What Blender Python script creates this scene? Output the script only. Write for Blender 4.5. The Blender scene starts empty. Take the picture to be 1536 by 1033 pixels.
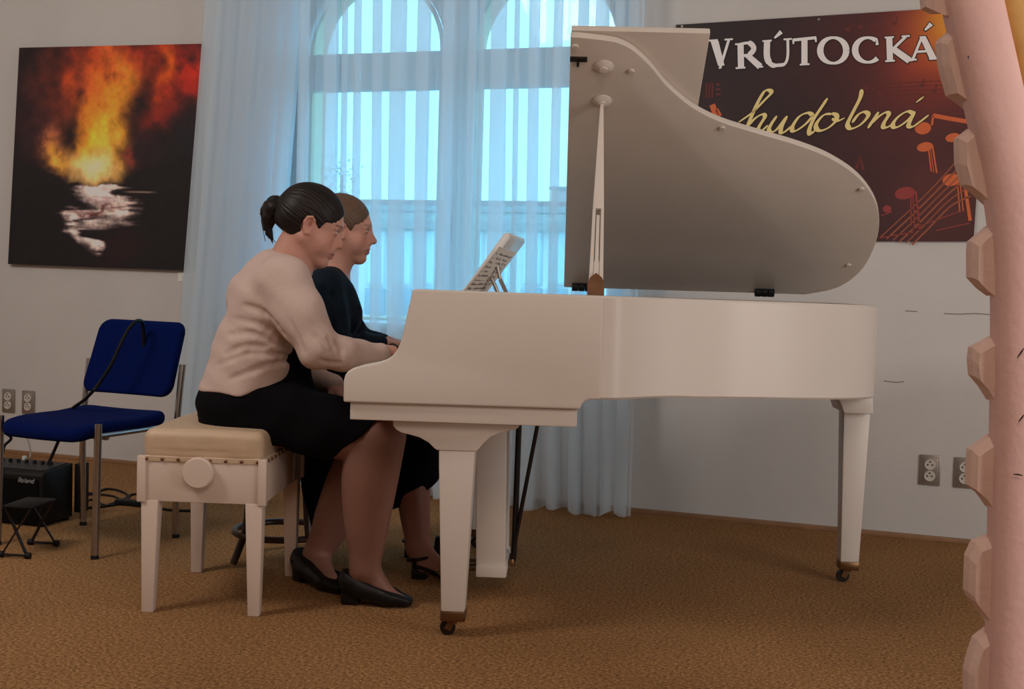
import bpy, bmesh, math, random
import numpy as np
from mathutils import Vector, Matrix
random.seed(7); RNG = np.random.default_rng(7)
SC = bpy.context.scene; COL = SC.collection
rad = math.radians
# ---------------------------------------------------------------- camera
F, CH = 2000.0, 1.06
def cam_axes(p, r):
    f = np.array([0, math.cos(p), math.sin(p)]); u = np.array([0, -math.sin(p), math.cos(p)]); x = np.array([1., 0, 0])
    c, s = math.cos(r), math.sin(r)
    return c*x+s*u, -s*x+c*u, f
CX, CU, CF = cam_axes(rad(-3.13), rad(1.715))
cd = bpy.data.cameras.new('camera'); cam = bpy.data.objects.new('camera', cd); COL.objects.link(cam)
cd.sensor_fit = 'HORIZONTAL'; cd.sensor_width = 36; cd.lens = F/1536*36; cd.clip_end = 200
cam.matrix_world = Matrix([[CX[0], CU[0], -CF[0], 0], [CX[1], CU[1], -CF[1], 0], [CX[2], CU[2], -CF[2], CH], [0, 0, 0, 1]])
SC.camera = cam
C0 = np.array([0, 0, CH])
def ray(x, y): return CF+CX*(x-768)/F-CU*(y-516.5)/F
def P(x, y, Y):                       # the point at distance Y in front of the camera that shows at photo pixel x, y
    d = ray(x, y); return d*(Y/d[1])+C0
def FL(x, y, z=0.0):
    d = ray(x, y); return d*((z-CH)/d[2])+C0
WY, PQ = rad(20.66), rad(2.31)         # yaw of the wall and of the piano
NW = np.array([math.sin(WY), math.cos(WY), 0]); TW = np.array([math.cos(WY), -math.sin(WY), 0]); WD = 5.757
def WUV(x, y):                         # wall coordinates (along, up) of a photo pixel
    d = ray(x, y); p = C0+d*((WD-C0@NW)/(d@NW)); return float(p@TW), float(p[2])
# ---------------------------------------------------------------- world, lamps, exposure
w = bpy.data.worlds.new('sky'); SC.world = w; w.use_nodes = True
bg = w.node_tree.nodes['Background']; bg.inputs[0].default_value = (0.25, 0.69, 1.0, 1); bg.inputs[1].default_value = 3.7
def area(name, loc, target, size, power, col, size_y=None):
    l = bpy.data.lights.new(name, 'AREA'); l.energy = power; l.color = col; l.size = size
    if size_y: l.shape = 'RECTANGLE'; l.size_y = size_y
    o = bpy.data.objects.new(name, l); COL.objects.link(o); o.location = loc
    o.rotation_euler = (Vector(target)-Vector(loc)).to_track_quat('-Z', 'Y').to_euler()
    return o
area('side_window_daylight', (3.3, 1.3, 1.35), (0.2, 4.3, 0.9), 1.8, 60, (1.0, 0.97, 0.94), 2.2)
area('ceiling_light_front', (0.4, -0.6, 3.4), (0.0, 4.0, 0.7), 1.6, 58, (1.0, 0.80, 0.67))
area('left_wall_fill', (-2.8, 2.6, 3.5), (-2.8, 5.4, 1.2), 1.2, 82, (1.0, 0.91, 0.84))  # added fill lamp that brightens the left wall; no fixture known there
SC.view_settings.view_transform = 'Standard'; SC.view_settings.look = 'None'
SC.view_settings.exposure = 0.0; SC.view_settings.gamma = 1.0; SC.view_settings.use_curve_mapping = False
# ---------------------------------------------------------------- materials
def s2l(c): c = c/255.0; return c/12.92 if c <= .04045 else ((c+.055)/1.055)**2.4
def rgb(r, g, b): return (s2l(r), s2l(g), s2l(b), 1)
def mat(name, col, rough=.5, metal=0, vary=0, scale=20, bump=0, bscale=60, spec=.5, attr=None, stretch=None, coat=0):
    m = bpy.data.materials.new(name); m.use_nodes = True; nt = m.node_tree; b = nt.nodes['Principled BSDF']
    b.inputs['Base Color'].default_value = col; b.inputs['Roughness'].default_value = rough; b.inputs['Metallic'].default_value = metal
    b.inputs['Specular IOR Level'].default_value = spec; b.inputs['Coat Weight'].default_value = coat
    N = nt.nodes.new; L = nt.links.new; tc = N('ShaderNodeTexCoord'); vec = tc.outputs['Object']
    if stretch:
        mp = N('ShaderNodeMapping'); mp.inputs['Scale'].default_value = stretch; L(vec, mp.inputs[0]); vec = mp.outputs[0]
    src = None
    if attr:
        a = N('ShaderNodeAttribute'); a.attribute_name = attr; src = a.outputs['Color']; L(src, b.inputs['Base Color'])
    if vary:
        n = N('ShaderNodeTexNoise'); n.inputs['Scale'].default_value = scale; n.inputs['Detail'].default_value = 5; L(vec, n.inputs['Vector'])
        r = N('ShaderNodeMapRange'); r.inputs[1].default_value = .3; r.inputs[2].default_value = .7; r.inputs[3].default_value = 1-vary; r.inputs[4].default_value = 1+vary
        L(n.outputs['Fac'], r.inputs[0])
        mx = N('ShaderNodeVectorMath'); mx.operation = 'SCALE'; L(r.outputs[0], mx.inputs['Scale'])
        if src: L(src, mx.inputs[0])
        else: mx.inputs[0].default_value = col[:3]
        L(mx.outputs[0], b.inputs['Base Color'])
    if bump:
        n2 = N('ShaderNodeTexNoise'); n2.inputs['Scale'].default_value = bscale; n2.inputs['Detail'].default_value = 4; L(vec, n2.inputs['Vector'])
        bp = N('ShaderNodeBump'); bp.inputs['Strength'].default_value = bump; bp.inputs['Distance'].default_value = .01
        L(n2.outputs['Fac'], bp.inputs['Height']); L(bp.outputs[0], b.inputs['Normal'])
    return m
def sheer(name, col, opacity):
    m = bpy.data.materials.new(name); m.use_nodes = True; nt = m.node_tree; nt.nodes.clear(); N = nt.nodes.new; L = nt.links.new
    o = N('ShaderNodeOutputMaterial'); t = N('ShaderNodeBsdfTransparent'); d = N('ShaderNodeBsdfDiffuse'); tr = N('ShaderNodeBsdfTranslucent')
    d.inputs[0].default_value = col; tr.inputs[0].default_value = col
    a = N('ShaderNodeMixShader'); a.inputs[0].default_value = .5; L(d.outputs[0], a.inputs[1]); L(tr.outputs[0], a.inputs[2])
    k = N('ShaderNodeMixShader'); k.inputs[0].default_value = opacity; L(t.outputs[0], k.inputs[1]); L(a.outputs[0], k.inputs[2]); L(k.outputs[0], o.inputs[0])
    return m
def glass(name):
    m = bpy.data.materials.new(name); m.use_nodes = True; nt = m.node_tree; nt.nodes.clear(); N = nt.nodes.new; L = nt.links.new
    o = N('ShaderNodeOutputMaterial'); t = N('ShaderNodeBsdfTransparent'); g = N('ShaderNodeBsdfGlossy'); g.inputs['Roughness'].default_value = .02
    t.inputs[0].default_value = (.93, .98, .98, 1); k = N('ShaderNodeMixShader'); k.inputs[0].default_value = .05
    L(t.outputs[0], k.inputs[1]); L(g.outputs[0], k.inputs[2]); L(k.outputs[0], o.inputs[0]); return m
M = dict(
    wall=mat('wall_plaster', rgb(206, 203, 200), .9, vary=.03, scale=3, bump=.08, bscale=90),
    ceil=mat('ceiling_plaster', rgb(225, 222, 216), .9),
    carpet=None,
    wood=mat('skirting_wood', rgb(150, 112, 80), .6, vary=.12, scale=12),
    cream=mat('exterior_plaster', rgb(226, 214, 178), .9, vary=.04, scale=6),
    frame=mat('window_paint', rgb(196, 202, 206), .45),
    piano=mat('ivory_lacquer', rgb(216, 206, 197), .38, vary=.015, scale=4, spec=.4),
    lidu=mat('ivory_lacquer_satin', rgb(210, 199, 188), .34, vary=.02, scale=8),
    brass=mat('aged_brass', rgb(120, 88, 58), .38, metal=.85),
    brown=mat('brown_wood', rgb(110, 72, 40), .5, vary=.15, scale=30),
    dark=mat('dark_metal', rgb(42, 36, 34), .4, metal=.6),
    black=mat('black_plastic', rgb(9, 9, 10), .6, bump=.1, bscale=300, spec=.3),
    chrome=mat('chrome', rgb(176, 170, 166), .3, metal=1),
    gold=mat('gold_plate', rgb(104, 72, 40), .45, metal=.6),
    blue=mat('blue_fabric', rgb(0, 18, 76), .95, vary=.12, scale=300, bump=.25, bscale=500, spec=.1),
    leather=mat('cream_leather', rgb(196, 170, 142), .5, vary=.05, scale=14, bump=.12, bscale=40),
    bench=mat('bench_paint', rgb(212, 193, 180), .4, vary=.02, scale=5),
    skin=mat('skin', rgb(200, 150, 130), .5, attr='Col', vary=.03, scale=60, spec=.3),
    cardi=mat('pale_pink_knit', rgb(204, 181, 172), .95, vary=.03, scale=120, bump=.2, bscale=420, spec=.1),
    lace=mat('grey_lace', rgb(168, 168, 178), .95, vary=.18, scale=150, bump=.5, bscale=200, spec=.1),
    skirt=mat('black_cloth', rgb(15, 14, 18), .95, vary=.2, scale=80, bump=.15, bscale=300, spec=.08),
    navy=mat('navy_cloth', rgb(10, 26, 40), .8, vary=.2, scale=14, bump=.1, bscale=300, spec=.2),
    hair1=mat('dark_brown_hair', rgb(24, 16, 15), .5, vary=.25, scale=160, spec=.3),
    hair2=mat('light_brown_hair', rgb(96, 74, 58), .5, vary=.2, scale=160, spec=.4),
    shoe=mat('black_leather', rgb(12, 10, 11), .5, spec=.35),
    paper=mat('paper', rgb(226, 220, 212), .8), ink=mat('ink', rgb(96, 84, 90), .8),
    desk=mat('white_lacquer', rgb(226, 226, 224), .35),
    white=mat('white_plastic', rgb(236, 234, 228), .4), steel=mat('socket_plate', rgb(158, 150, 142), .35, metal=.55),
    insert=mat('socket_insert', rgb(206, 200, 192), .4), hole=mat('socket_hole', rgb(24, 22, 22), .7),
    pink=mat('pink_foam', rgb(212, 172, 164), .9, vary=.05, scale=9, bump=.15, bscale=60),
    pinkl=mat('pink_foam_stone', rgb(216, 184, 172), .9, vary=.06, scale=12, bump=.2, bscale=70),
    ochre=mat('ochre_board', rgb(196, 146, 76), .6, vary=.15, scale=14),
    walnut=mat('dark_bentwood', rgb(52, 30, 22), .3, vary=.2, scale=30),
    paintedge=mat('canvas_edge', rgb(26, 20, 22), .8), canvas=mat('oil_paint', (1, 1, 1, 1), .5, attr='Col', bump=.12, bscale=60),
    print=mat('banner_print', (1, 1, 1, 1), .55, attr='Col'),
    lw=mat('letter_white', rgb(246, 242, 242), .6), lk=mat('letter_outline', rgb(22, 12, 16), .6), lg=mat('letter_gold', rgb(244, 222, 150), .6),
    no=mat('note_orange', rgb(214, 104, 56), .6), nr=mat('note_red', rgb(150, 58, 56), .6), ns=mat('note_line', rgb(150, 82, 56), .6), nd=mat('note_faint', rgb(104, 40, 36), .6),
    ivory=mat('key_ivory', rgb(235, 230, 218), .3), ebony=mat('key_black', rgb(12, 12, 12), .3), felt=mat('red_felt', rgb(150, 40, 36), .9),
    sound=mat('soundboard', rgb(110, 70, 40), .4, vary=.1, scale=8),
    house=mat('house_plaster', rgb(226, 226, 222), .9), houseb=mat('house_glass', rgb(120, 150, 165), .3), roof=mat('house_roof', rgb(150, 140, 138), .8), chim=mat('chimney_brick', rgb(190, 160, 160), .9),
    leaf=mat('tree_leaf_hazed', rgb(176, 184, 176), .9), asphalt=mat('asphalt', rgb(140, 140, 140), .9),  # leaf colour lightened to stand for distant haze
    sheer=sheer('sheer_curtain', (.84, .93, 1.0, 1), .52), glass=glass('window_glass'))
def carpet():
    m = bpy.data.materials.new('brown_carpet'); m.use_nodes = True; nt = m.node_tree; b = nt.nodes['Principled BSDF']; N = nt.nodes.new; L = nt.links.new
    b.inputs['Roughness'].default_value = 1; b.inputs['Specular IOR Level'].default_value = .05; tc = N('ShaderNodeTexCoord')
    n = N('ShaderNodeTexNoise'); n.inputs['Scale'].default_value = 95; n.inputs['Detail'].default_value = 6; n.inputs['Roughness'].default_value = .75; L(tc.outputs['Object'], n.inputs['Vector'])
    n1 = N('ShaderNodeTexNoise'); n1.inputs['Scale'].default_value = 1.6; n1.inputs['Detail'].default_value = 3; L(tc.outputs['Object'], n1.inputs['Vector'])
    r = N('ShaderNodeValToRGB'); e = r.color_ramp.elements
    e[0].position = .33; e[0].color = rgb(84, 60, 38); e[1].position = .68; e[1].color = rgb(208, 160, 110)
    x = e.new(.5); x.color = rgb(152, 112, 74); L(n.outputs['Fac'], r.inputs[0])
    q = N('ShaderNodeMapRange'); q.inputs[1].default_value = .3; q.inputs[2].default_value = .7; q.inputs[3].default_value = .88; q.inputs[4].default_value = 1.1; L(n1.outputs['Fac'], q.inputs[0])
    s = N('ShaderNodeVectorMath'); s.operation = 'SCALE'; L(r.outputs[0], s.inputs[0]); L(q.outputs[0], s.inputs['Scale']); L(s.outputs[0], b.inputs['Base Color'])
    bp = N('ShaderNodeBump'); bp.inputs['Strength'].default_value = .6; bp.inputs['Distance'].default_value = .01; L(n.outputs['Fac'], bp.inputs['Height']); L(bp.outputs[0], b.inputs['Normal'])
    return m
M['carpet'] = carpet()
# ---------------------------------------------------------------- builders
def spline(pts, n=8, closed=False):
    p = np.array(pts, float); m = len(p); out = []
    for i in range(m if closed else m-1):
        g = lambda k: p[k % m] if closed else p[min(max(k, 0), m-1)]
        a, b, c, d = g(i-1), g(i), g(i+1), g(i+2)
        for t in np.arange(n)/n:
            out.append(.5*(2*b+(c-a)*t+(2*a-5*b+4*c-d)*t*t+(3*b-a-3*c+d)*t**3))
    if not closed: out.append(p[-1])
    return np.array(out)
def tag(o, label=None, cat=None, group=None, kind=None):
    for k, v in (('label', label), ('category', cat), ('group', group), ('kind', kind)):
        if v: o[k] = v
    return o
def thing(name, loc, rz, label, cat, group=None):
    o = bpy.data.objects.new(name, None); COL.objects.link(o); o.empty_display_size = .1
    o.location = loc; o.rotation_euler = (0, 0, rz); return tag(o, label, cat, group)
def link(name, me, m, parent=None, smooth=False, sharp=None):
    o = bpy.data.objects.new(name, me); COL.objects.link(o)
    if m: me.materials.append(m)
    if smooth:
        me.shade_smooth()
        if sharp: me.set_sharp_from_angle(angle=rad(sharp))
    if parent: o.parent = parent
    return o
class MB:
    def __init__(s): s.b = bmesh.new()
    def box(s, c, d, rot=None, taper=None):
        hx, hy, hz = d[0]/2, d[1]/2, d[2]/2; vs = []
        for z in (-1, 1):
            for x, y in ((-1, -1), (1, -1), (1, 1), (-1, 1)):
                k = taper if (taper and z < 0) else 1
                v = Vector((x*hx*k, y*hy*k, z*hz))
                if rot: v = rot @ v
                vs.append(s.b.verts.new(v+Vector(c)))
        for f in ((3, 2, 1, 0), (4, 5, 6, 7), (0, 1, 5, 4), (1, 2, 6, 5), (2, 3, 7, 6), (3, 0, 4, 7)): s.b.faces.new([vs[i] for i in f])
        return s
    def bar(s, a, b, wx, wy, up=(0, 0, 1)):
        a, b = Vector(a), Vector(b); z = (b-a).normalized(); x = Vector(up).cross(z)
        if x.length < 1e-4: x = Vector((1, 0, 0)).cross(z)
        x.normalize(); y = z.cross(x)
        return s.box((a+b)/2, (wx, wy, (b-a).length), Matrix((x, y, z)).transposed())
    def prism(s, poly, f0, f1, cap=True):          # poly of 2D points, f(p) -> 3D for both ends
        a = [s.b.verts.new(Vector(f0(p))) for p in poly]; b = [s.b.verts.new(Vector(f1(p))) for p in poly]; n = len(poly)
        for i in range(n): s.b.faces.new([a[i], a[(i+1) % n], b[(i+1) % n], b[i]])
        if cap: s.b.faces.new(a[::-1]); s.b.faces.new(b)
        return s
    def tube(s, path, r, n=10, caps=True, closed=False):
        path = [Vector(p) for p in path]; m = len(path); rs = r if hasattr(r, '__len__') else [r]*m; rings = []
        t0 = (path[1]-path[0]).normalized(); u = t0.orthogonal().normalized()
        for i, p in enumerate(path):
            if closed: t = path[(i+1) % m]-path[i-1]
            else: t = path[min(i+1, m-1)]-path[max(i-1, 0)]
            t.normalize(); u = (u-t*u.dot(t)).normalized(); v = t.cross(u)
            rings.append([s.b.verts.new(p+(u*math.cos(k*2*math.pi/n)+v*math.sin(k*2*math.pi/n))*rs[i]) for k in range(n)])
        for i in range(m if closed else m-1):
            A, B = rings[i], rings[(i+1) % m]
            for k in range(n): s.b.faces.new([A[k], A[(k+1) % n], B[(k+1) % n], B[k]])
        if caps and not closed: s.b.faces.new(rings[0][::-1]); s.b.faces.new(rings[-1])
        return s
    def lathe(s, prof, c=(0, 0, 0), axis=(0, 0, 1), n=24):   # prof: (radius, height)
        z = Vector(axis).normalized(); x = z.orthogonal().normalized(); y = z.cross(x); c = Vector(c); rings = []
        for r, h in prof: rings.append([s.b.verts.new(c+z*h+(x*math.cos(k*2*math.pi/n)+y*math.sin(k*2*math.pi/n))*max(r, 1e-4)) for k in range(n)])
        for A, B in zip(rings, rings[1:]):
            for k in range(n): s.b.faces.new([A[k], A[(k+1) % n], B[(k+1) % n], B[k]])
        s.b.faces.new(rings[0][::-1]); s.b.faces.new(rings[-1]); return s
    def sweep(s, path, sect, closed=False):        # sect(i) -> list of 3D points
        rings = [[s.b.verts.new(Vector(q)) for q in sect(i)] for i in range(len(path))]; m = len(rings)
        for i in range(m if closed else m-1):
            A, B = rings[i], rings[(i+1) % m]; n = len(A)
            for k in range(n): s.b.faces.new([A[k], A[(k+1) % n], B[(k+1) % n], B[k]])
        if not closed: s.b.faces.new(rings[0][::-1]); s.b.faces.new(rings[-1])
        return s
    def ribbon(s, path, wd, off=0.0):              # flat strip in the x-z plane at y = off; wd: width list
        path = np.array(path, float); n = len(path); t = np.gradient(path, axis=0); t /= np.maximum(np.hypot(t[:, 0], t[:, 1]), 1e-9)[:, None]
        nn = np.stack([-t[:, 1], t[:, 0]], 1); wd = np.broadcast_to(np.asarray(wd, float), (n,)); A = path+nn*wd[:, None]/2; B = path-nn*wd[:, None]/2
        a = [s.b.verts.new((p[0], off, p[1])) for p in A]; b = [s.b.verts.new((p[0], off, p[1])) for p in B]
        for i in range(n-1): s.b.faces.new([a[i], a[i+1], b[i+1], b[i]])
        return s
    def poly(s, pts, off=0.0):
        s.b.faces.new([s.b.verts.new((p[0], off, p[1])) for p in pts]); return s
    def build(s, name, m, parent=None, bevel=0, seg=2, smooth=None, sharp=35, weld=True):
        if weld: bmesh.ops.remove_doubles(s.b, verts=s.b.verts, dist=1e-5)
        bmesh.ops.recalc_face_normals(s.b, faces=s.b.faces)
        if bevel:
            ed = [e for e in s.b.edges if len(e.link_faces) == 2 and e.calc_face_angle(0) > rad(30)]
            bmesh.ops.bevel(s.b, geom=ed, offset=bevel, segments=seg, profile=.5, affect='EDGES', clamp_overlap=True)
        me = bpy.data.meshes.new(name); s.b.to_mesh(me); s.b.free()
        return link(name, me, m, parent, True if smooth is None else smooth, sharp)
def struct(name, mb, m, parent=None, **k):
    o = mb.build(name, m, parent, **k)
    if parent is None: o['kind'] = 'structure'
    return o
def dup(root, loc, rz, label, group=None, name=None):
    r = root.copy(); COL.objects.link(r); r.location = loc; r.rotation_euler = (0, 0, rz); r['label'] = label
    for ch in list(root.children):
        c = ch.copy(); COL.objects.link(c); c.parent = r
        for g in list(ch.children):
            d = g.copy(); COL.objects.link(d); d.parent = c
    return r
# ---------------------------------------------------------------- distance-field sculpting (bodies, hair, clothes)
def axis_pts(lo, hi, step): return np.arange(lo, hi+step, step)
class SDF:
    def __init__(s, lo, hi, h, hz=None, zfine=None):
        s.x = axis_pts(lo[0], hi[0], h); s.y = axis_pts(lo[1], hi[1], h)
        if zfine: s.z = np.concatenate([np.arange(lo[2], zfine, hz), axis_pts(zfine, hi[2], h)])
        else: s.z = axis_pts(lo[2], hi[2], hz or h)
        s.d = np.full((len(s.x), len(s.y), len(s.z)), .3, np.float32); s.h = max(h, hz or h)
    def _loc(s, lo, hi, pad):
        sl = []
        for a, l, h_ in ((s.x, lo[0], hi[0]), (s.y, lo[1], hi[1]), (s.z, lo[2], hi[2])):
            i, j = np.searchsorted(a, l-pad), np.searchsorted(a, h_+pad); sl.append(slice(max(i-1, 0), min(j+1, len(a))))
        X, Y, Z = np.meshgrid(s.x[sl[0]], s.y[sl[1]], s.z[sl[2]], indexing='ij', sparse=True)
        return tuple(sl), X, Y, Z
    def put(s, fn, lo, hi, k=.01, op='add'):
        sl, X, Y, Z = s._loc(np.asarray(lo), np.asarray(hi), k+3*s.h)
        if 0 in s.d[sl].shape: return s
        b = fn(X, Y, Z).astype(np.float32); a = s.d[sl]
        if op == 'add': h = np.clip(.5+.5*(a-b)/k, 0, 1); s.d[sl] = a*(1-h)+b*h-k*h*(1-h)
        else:
            b = -b; h = np.clip(.5+.5*(b-a)/k, 0, 1); s.d[sl] = a*(1-h)+b*h+k*h*(1-h)
        return s
    def rc(s, a, b, r0, r1=None, k=.01, op='add'):
        a = np.asarray(a, float); b = np.asarray(b, float); r1 = r0 if r1 is None else r1; ab = b-a; L2 = max(float(ab@ab), 1e-9)
        def fn(X, Y, Z):
            t = np.clip(((X-a[0])*ab[0]+(Y-a[1])*ab[1]+(Z-a[2])*ab[2])/L2, 0, 1)
            return np.sqrt((X-a[0]-t*ab[0])**2+(Y-a[1]-t*ab[1])**2+(Z-a[2]-t*ab[2])**2)-(r0+(r1-r0)*t)
        rm = max(r0, r1); return s.put(fn, np.minimum(a, b)-rm, np.maximum(a, b)+rm, k, op)
    def chain(s, pts, rs, k=.01, op='add'):
        for i in range(len(pts)-1): s.rc(pts[i], pts[i+1], rs[i], rs[i+1], k, op)
        return s
    def ell(s, c, r, R=None, k=.01, op='add'):
        c = np.asarray(c, float); r = np.asarray(r, float); R = np.eye(3) if R is None else np.asarray(R)   # columns of R: local axes
        def fn(X, Y, Z):
            d = (X-c[0], Y-c[1], Z-c[2]); q = [d[0]*R[0, i]+d[1]*R[1, i]+d[2]*R[2, i] for i in range(3)]
            k0 = np.sqrt(sum((q[i]/r[i])**2 for i in range(3))); k1 = np.sqrt(sum((q[i]/r[i]**2)**2 for i in range(3)))
            return k0*(k0-1)/np.maximum(k1, 1e-6)
        m = float(r.max()); return s.put(fn, c-m, c+m, k, op)
    def cut(s, fn, k=.004):                         # remove where fn < 0 (fn is a signed distance over the whole grid)
        return s.put(fn, (s.x[0], s.y[0], s.z[0]), (s.x[-1], s.y[-1], s.z[-1]), k, 'sub')
    def push(s, fn):                                # displace near the surface
        X, Y, Z = np.meshgrid(s.x, s.y, s.z, indexing='ij', sparse=True); s.d += fn(X, Y, Z).astype(np.float32); return s
    def hit(s, px, py, Y0=3.4, Y1=5.6):             # first surface point seen at a photo pixel
        Ys = np.arange(Y0, Y1, .003); d = ray(px, py); p = C0+np.outer(Ys/d[1], d); I = []
        for a, v in ((s.x, p[:, 0]), (s.y, p[:, 1]), (s.z, p[:, 2])): I.append(np.searchsorted(a, v))
        ok = (I[0] > 0) & (I[0] < len(s.x)) & (I[1] > 0) & (I[1] < len(s.y)) & (I[2] > 0) & (I[2] < len(s.z))
        for i in np.nonzero(ok)[0]:
            if s.d[I[0][i], I[1][i], I[2][i]] < 0: return p[i]
        return None
    def fold(s, pix, r=.008, k=.02, op='sub', lift=.003, Y0=3.4):
        pts = [s.hit(*q, Y0=Y0) for q in spline([list(map(float, q)) for q in pix], 4)]; pts = [q for q in pts if q is not None]
        n = len(pts)
        if n < 2: return s
        pts = [q+np.array([0, -lift, 0]) for q in pts]
        return s.chain(pts, [r*(.35+.65*math.sin(math.pi*(i+.5)/n)) for i in range(n)], k, op)
    def mesh(s, name, m, parent, origin=(0, 0, 0), color=None):
        d = s.d; neg = d < 0; nx, ny, nz = d.shape; ax = (s.x, s.y, s.z)
        cnt = np.zeros((nx-1, ny-1, nz-1), np.int8)
        for i in (0, 1):
            for j in (0, 1):
                for k in (0, 1): cnt += neg[i:nx-1+i, j:ny-1+j, k:nz-1+k]
        cell = np.argwhere((cnt > 0) & (cnt < 8)); idx = np.full(cnt.shape, -1, np.int64); idx[tuple(cell.T)] = np.arange(len(cell))
        acc = np.zeros((len(cell), 3)); num = np.zeros(len(cell)); faces = []
        for a in range(3):
            s0 = [slice(None)]*3; s1 = [slice(None)]*3; s0[a] = slice(0, -1); s1[a] = slice(1, None)
            e = np.argwhere(neg[tuple(s0)] != neg[tuple(s1)])
            if not len(e): continue
            e1 = e.copy(); e1[:, a] += 1; da = d[tuple(e.T)]; db = d[tuple(e1.T)]; t = da/(da-db)
            pos = np.stack([ax[i][e[:, i]] for i in range(3)], 1).astype(float); pos[:, a] += t*(ax[a][e1[:, a]]-ax[a][e[:, a]])
            b, c = (a+1) % 3, (a+2) % 3; quad = []
            inb = (e[:, b] > 0) & (e[:, c] > 0) & (e[:, b] < cnt.shape[b]) & (e[:, c] < cnt.shape[c])
            for ob, oc in ((0, 0), (1, 0), (1, 1), (0, 1)):
                q = e.copy(); q[:, b] -= ob; q[:, c] -= oc; v = np.full(len(e), -1)
                v[inb] = idx[tuple(q[inb].T)]; quad.append(v); g = v >= 0
                np.add.at(acc, v[g], pos[g]); np.add.at(num, v[g], 1)
            Q = np.stack(quad, 1); flip = da > 0; Q[flip] = Q[flip][:, ::-1]; faces.append(Q[(Q >= 0).all(1)])
        V = acc/np.maximum(num, 1)[:, None]; Fc = np.concatenate(faces)
        me = bpy.data.meshes.new(name); me.vertices.add(len(V)); me.vertices.foreach_set('co', (V-np.asarray(origin)).astype(np.float32).ravel())
        me.loops.add(len(Fc)*4); me.loops.foreach_set('vertex_index', Fc.astype(np.int32).ravel())
        me.polygons.add(len(Fc)); me.polygons.foreach_set('loop_start', np.arange(0, len(Fc)*4, 4, dtype=np.int32)); me.update(calc_edges=True); me.validate()
        if color is not None:
            at = me.attributes.new('Col', 'FLOAT_COLOR', 'POINT'); c = np.ones((len(V), 4), np.float32); c[:, :3] = color(V); at.data.foreach_set('color', c.ravel())
        return link(name, me, m, parent, True)
# ---------------------------------------------------------------- setting
def on_wall(o, u=0, z=0, off=0):
    p = NW*(WD+off)+TW*u; o.location = (p[0], p[1], z); o.rotation_euler = (0, 0, -WY); return o
def WO(x, y, off):                      # as WUV, on a plane parallel to the wall, off behind its face
    d = ray(x, y); p = C0+d*((WD+off-C0@NW)/(d@NW)); return float(p@TW), float(p[2])
UL, UR, VB, ZC = -6.2, 3.6, -9.5, 3.7
def slab(name, u0, u1, v0, v1, z0, z1, m):
    o = struct(name, MB().box(((u0+u1)/2, (v0+v1)/2, (z0+z1)/2), (u1-u0, v1-v0, z1-z0)), M[m]); return on_wall(o)
slab('floor', UL-.2, UR+.2, VB-.2, .34, -.1, 0, 'carpet'); slab('ceiling', UL-.2, UR+.2, VB-.2, .34, ZC, ZC+.1, 'ceil')
slab('wall_left', UL-.2, UL, VB, .34, 0, ZC, 'wall'); slab('wall_right', UR, UR+.2, VB, .34, 0, ZC, 'wall'); slab('wall_front', UL-.2, UR+.2, VB-.2, VB, 0, ZC, 'wall')
WOFF = .13
wl = [WO(456, 110, WOFF)[0], WO(666, 110, WOFF)[0], WO(699, 110, WOFF)[0], WO(938, 60, WOFF)[0]]   # sides of the two lights
zsill, ztr0, ztr1 = .80, WO(650, 133, WOFF)[1], WO(650, 76, WOFF)[1]; zbar = WO(690, 304, WOFF)[1]
wl[3] = wl[2]+(wl[1]-wl[0]); r_arch = (wl[1]-wl[0])/2; O0, O1, OT = wl[0]-.10, wl[3]+.10, ztr1+r_arch+.12
b = MB()
for (a0, a1, z0, z1) in ((UL, O0, 0, ZC), (O1, UR, 0, ZC), (O0, O1, 0, zsill-.03), (O0, O1, OT, ZC)): b.box(((a0+a1)/2, WOFF/2, (z0+z1)/2), (a1-a0, WOFF, z1-z0))
wall = struct('wall_back', b, M['wall'], weld=False, smooth=False); on_wall(wall)
def arch_plate(b, y0, y1, inset, zb):   # plate with the two arched openings (each opening shrunk by inset)
    def vert(x0, x1, za0, za1, zt): b.prism([(x0, za0), (x1, za1), (x1, zt), (x0, zt)], lambda p: (p[0], y0, p[1]), lambda p: (p[0], y1, p[1]))
    L = [(wl[0]+inset, wl[1]-inset), (wl[2]+inset, wl[3]-inset)]
    for s0, s1 in ((O0, L[0][0]), (L[0][1], L[1][0]), (L[1][1], O1)): vert(s0, s1, zb, zb, OT)
    for a0, a1 in L:
        c, r = (a0+a1)/2, (a1-a0)/2; th = np.linspace(math.pi, 0, 25); q = [(c+r*math.cos(t), ztr1+r*math.sin(t)) for t in th]
        for (p0, p1) in zip(q, q[1:]): vert(p0[0], p1[0], p0[1], p1[1], OT)
        b.box((c, (y0+y1)/2, (zb+zsill+inset)/2), (2*r, y1-y0, zsill+inset-zb))
b = MB(); arch_plate(b, WOFF+.07, WOFF+.21, .012, 0)
for a0, a1 in ((UL, O0), (O1, UR)): b.box(((a0+a1)/2, WOFF+.14, ZC/2), (a1-a0, .14, ZC))
b.box(((O0+O1)/2, WOFF+.14, (OT+ZC)/2), (O1-O0, .14, ZC-OT))
outer = b.build('outer_wall', M['cream'], wall, smooth=False, weld=False)
win = bpy.data.objects.new('window_1', None); COL.objects.link(win); win['kind'] = 'structure'; on_wall(win)
b = MB(); arch_plate(b, WOFF+.01, WOFF+.07, 0, zsill-.03); b.build('window_frame', M['frame'], win, weld=False, smooth=False)
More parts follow.
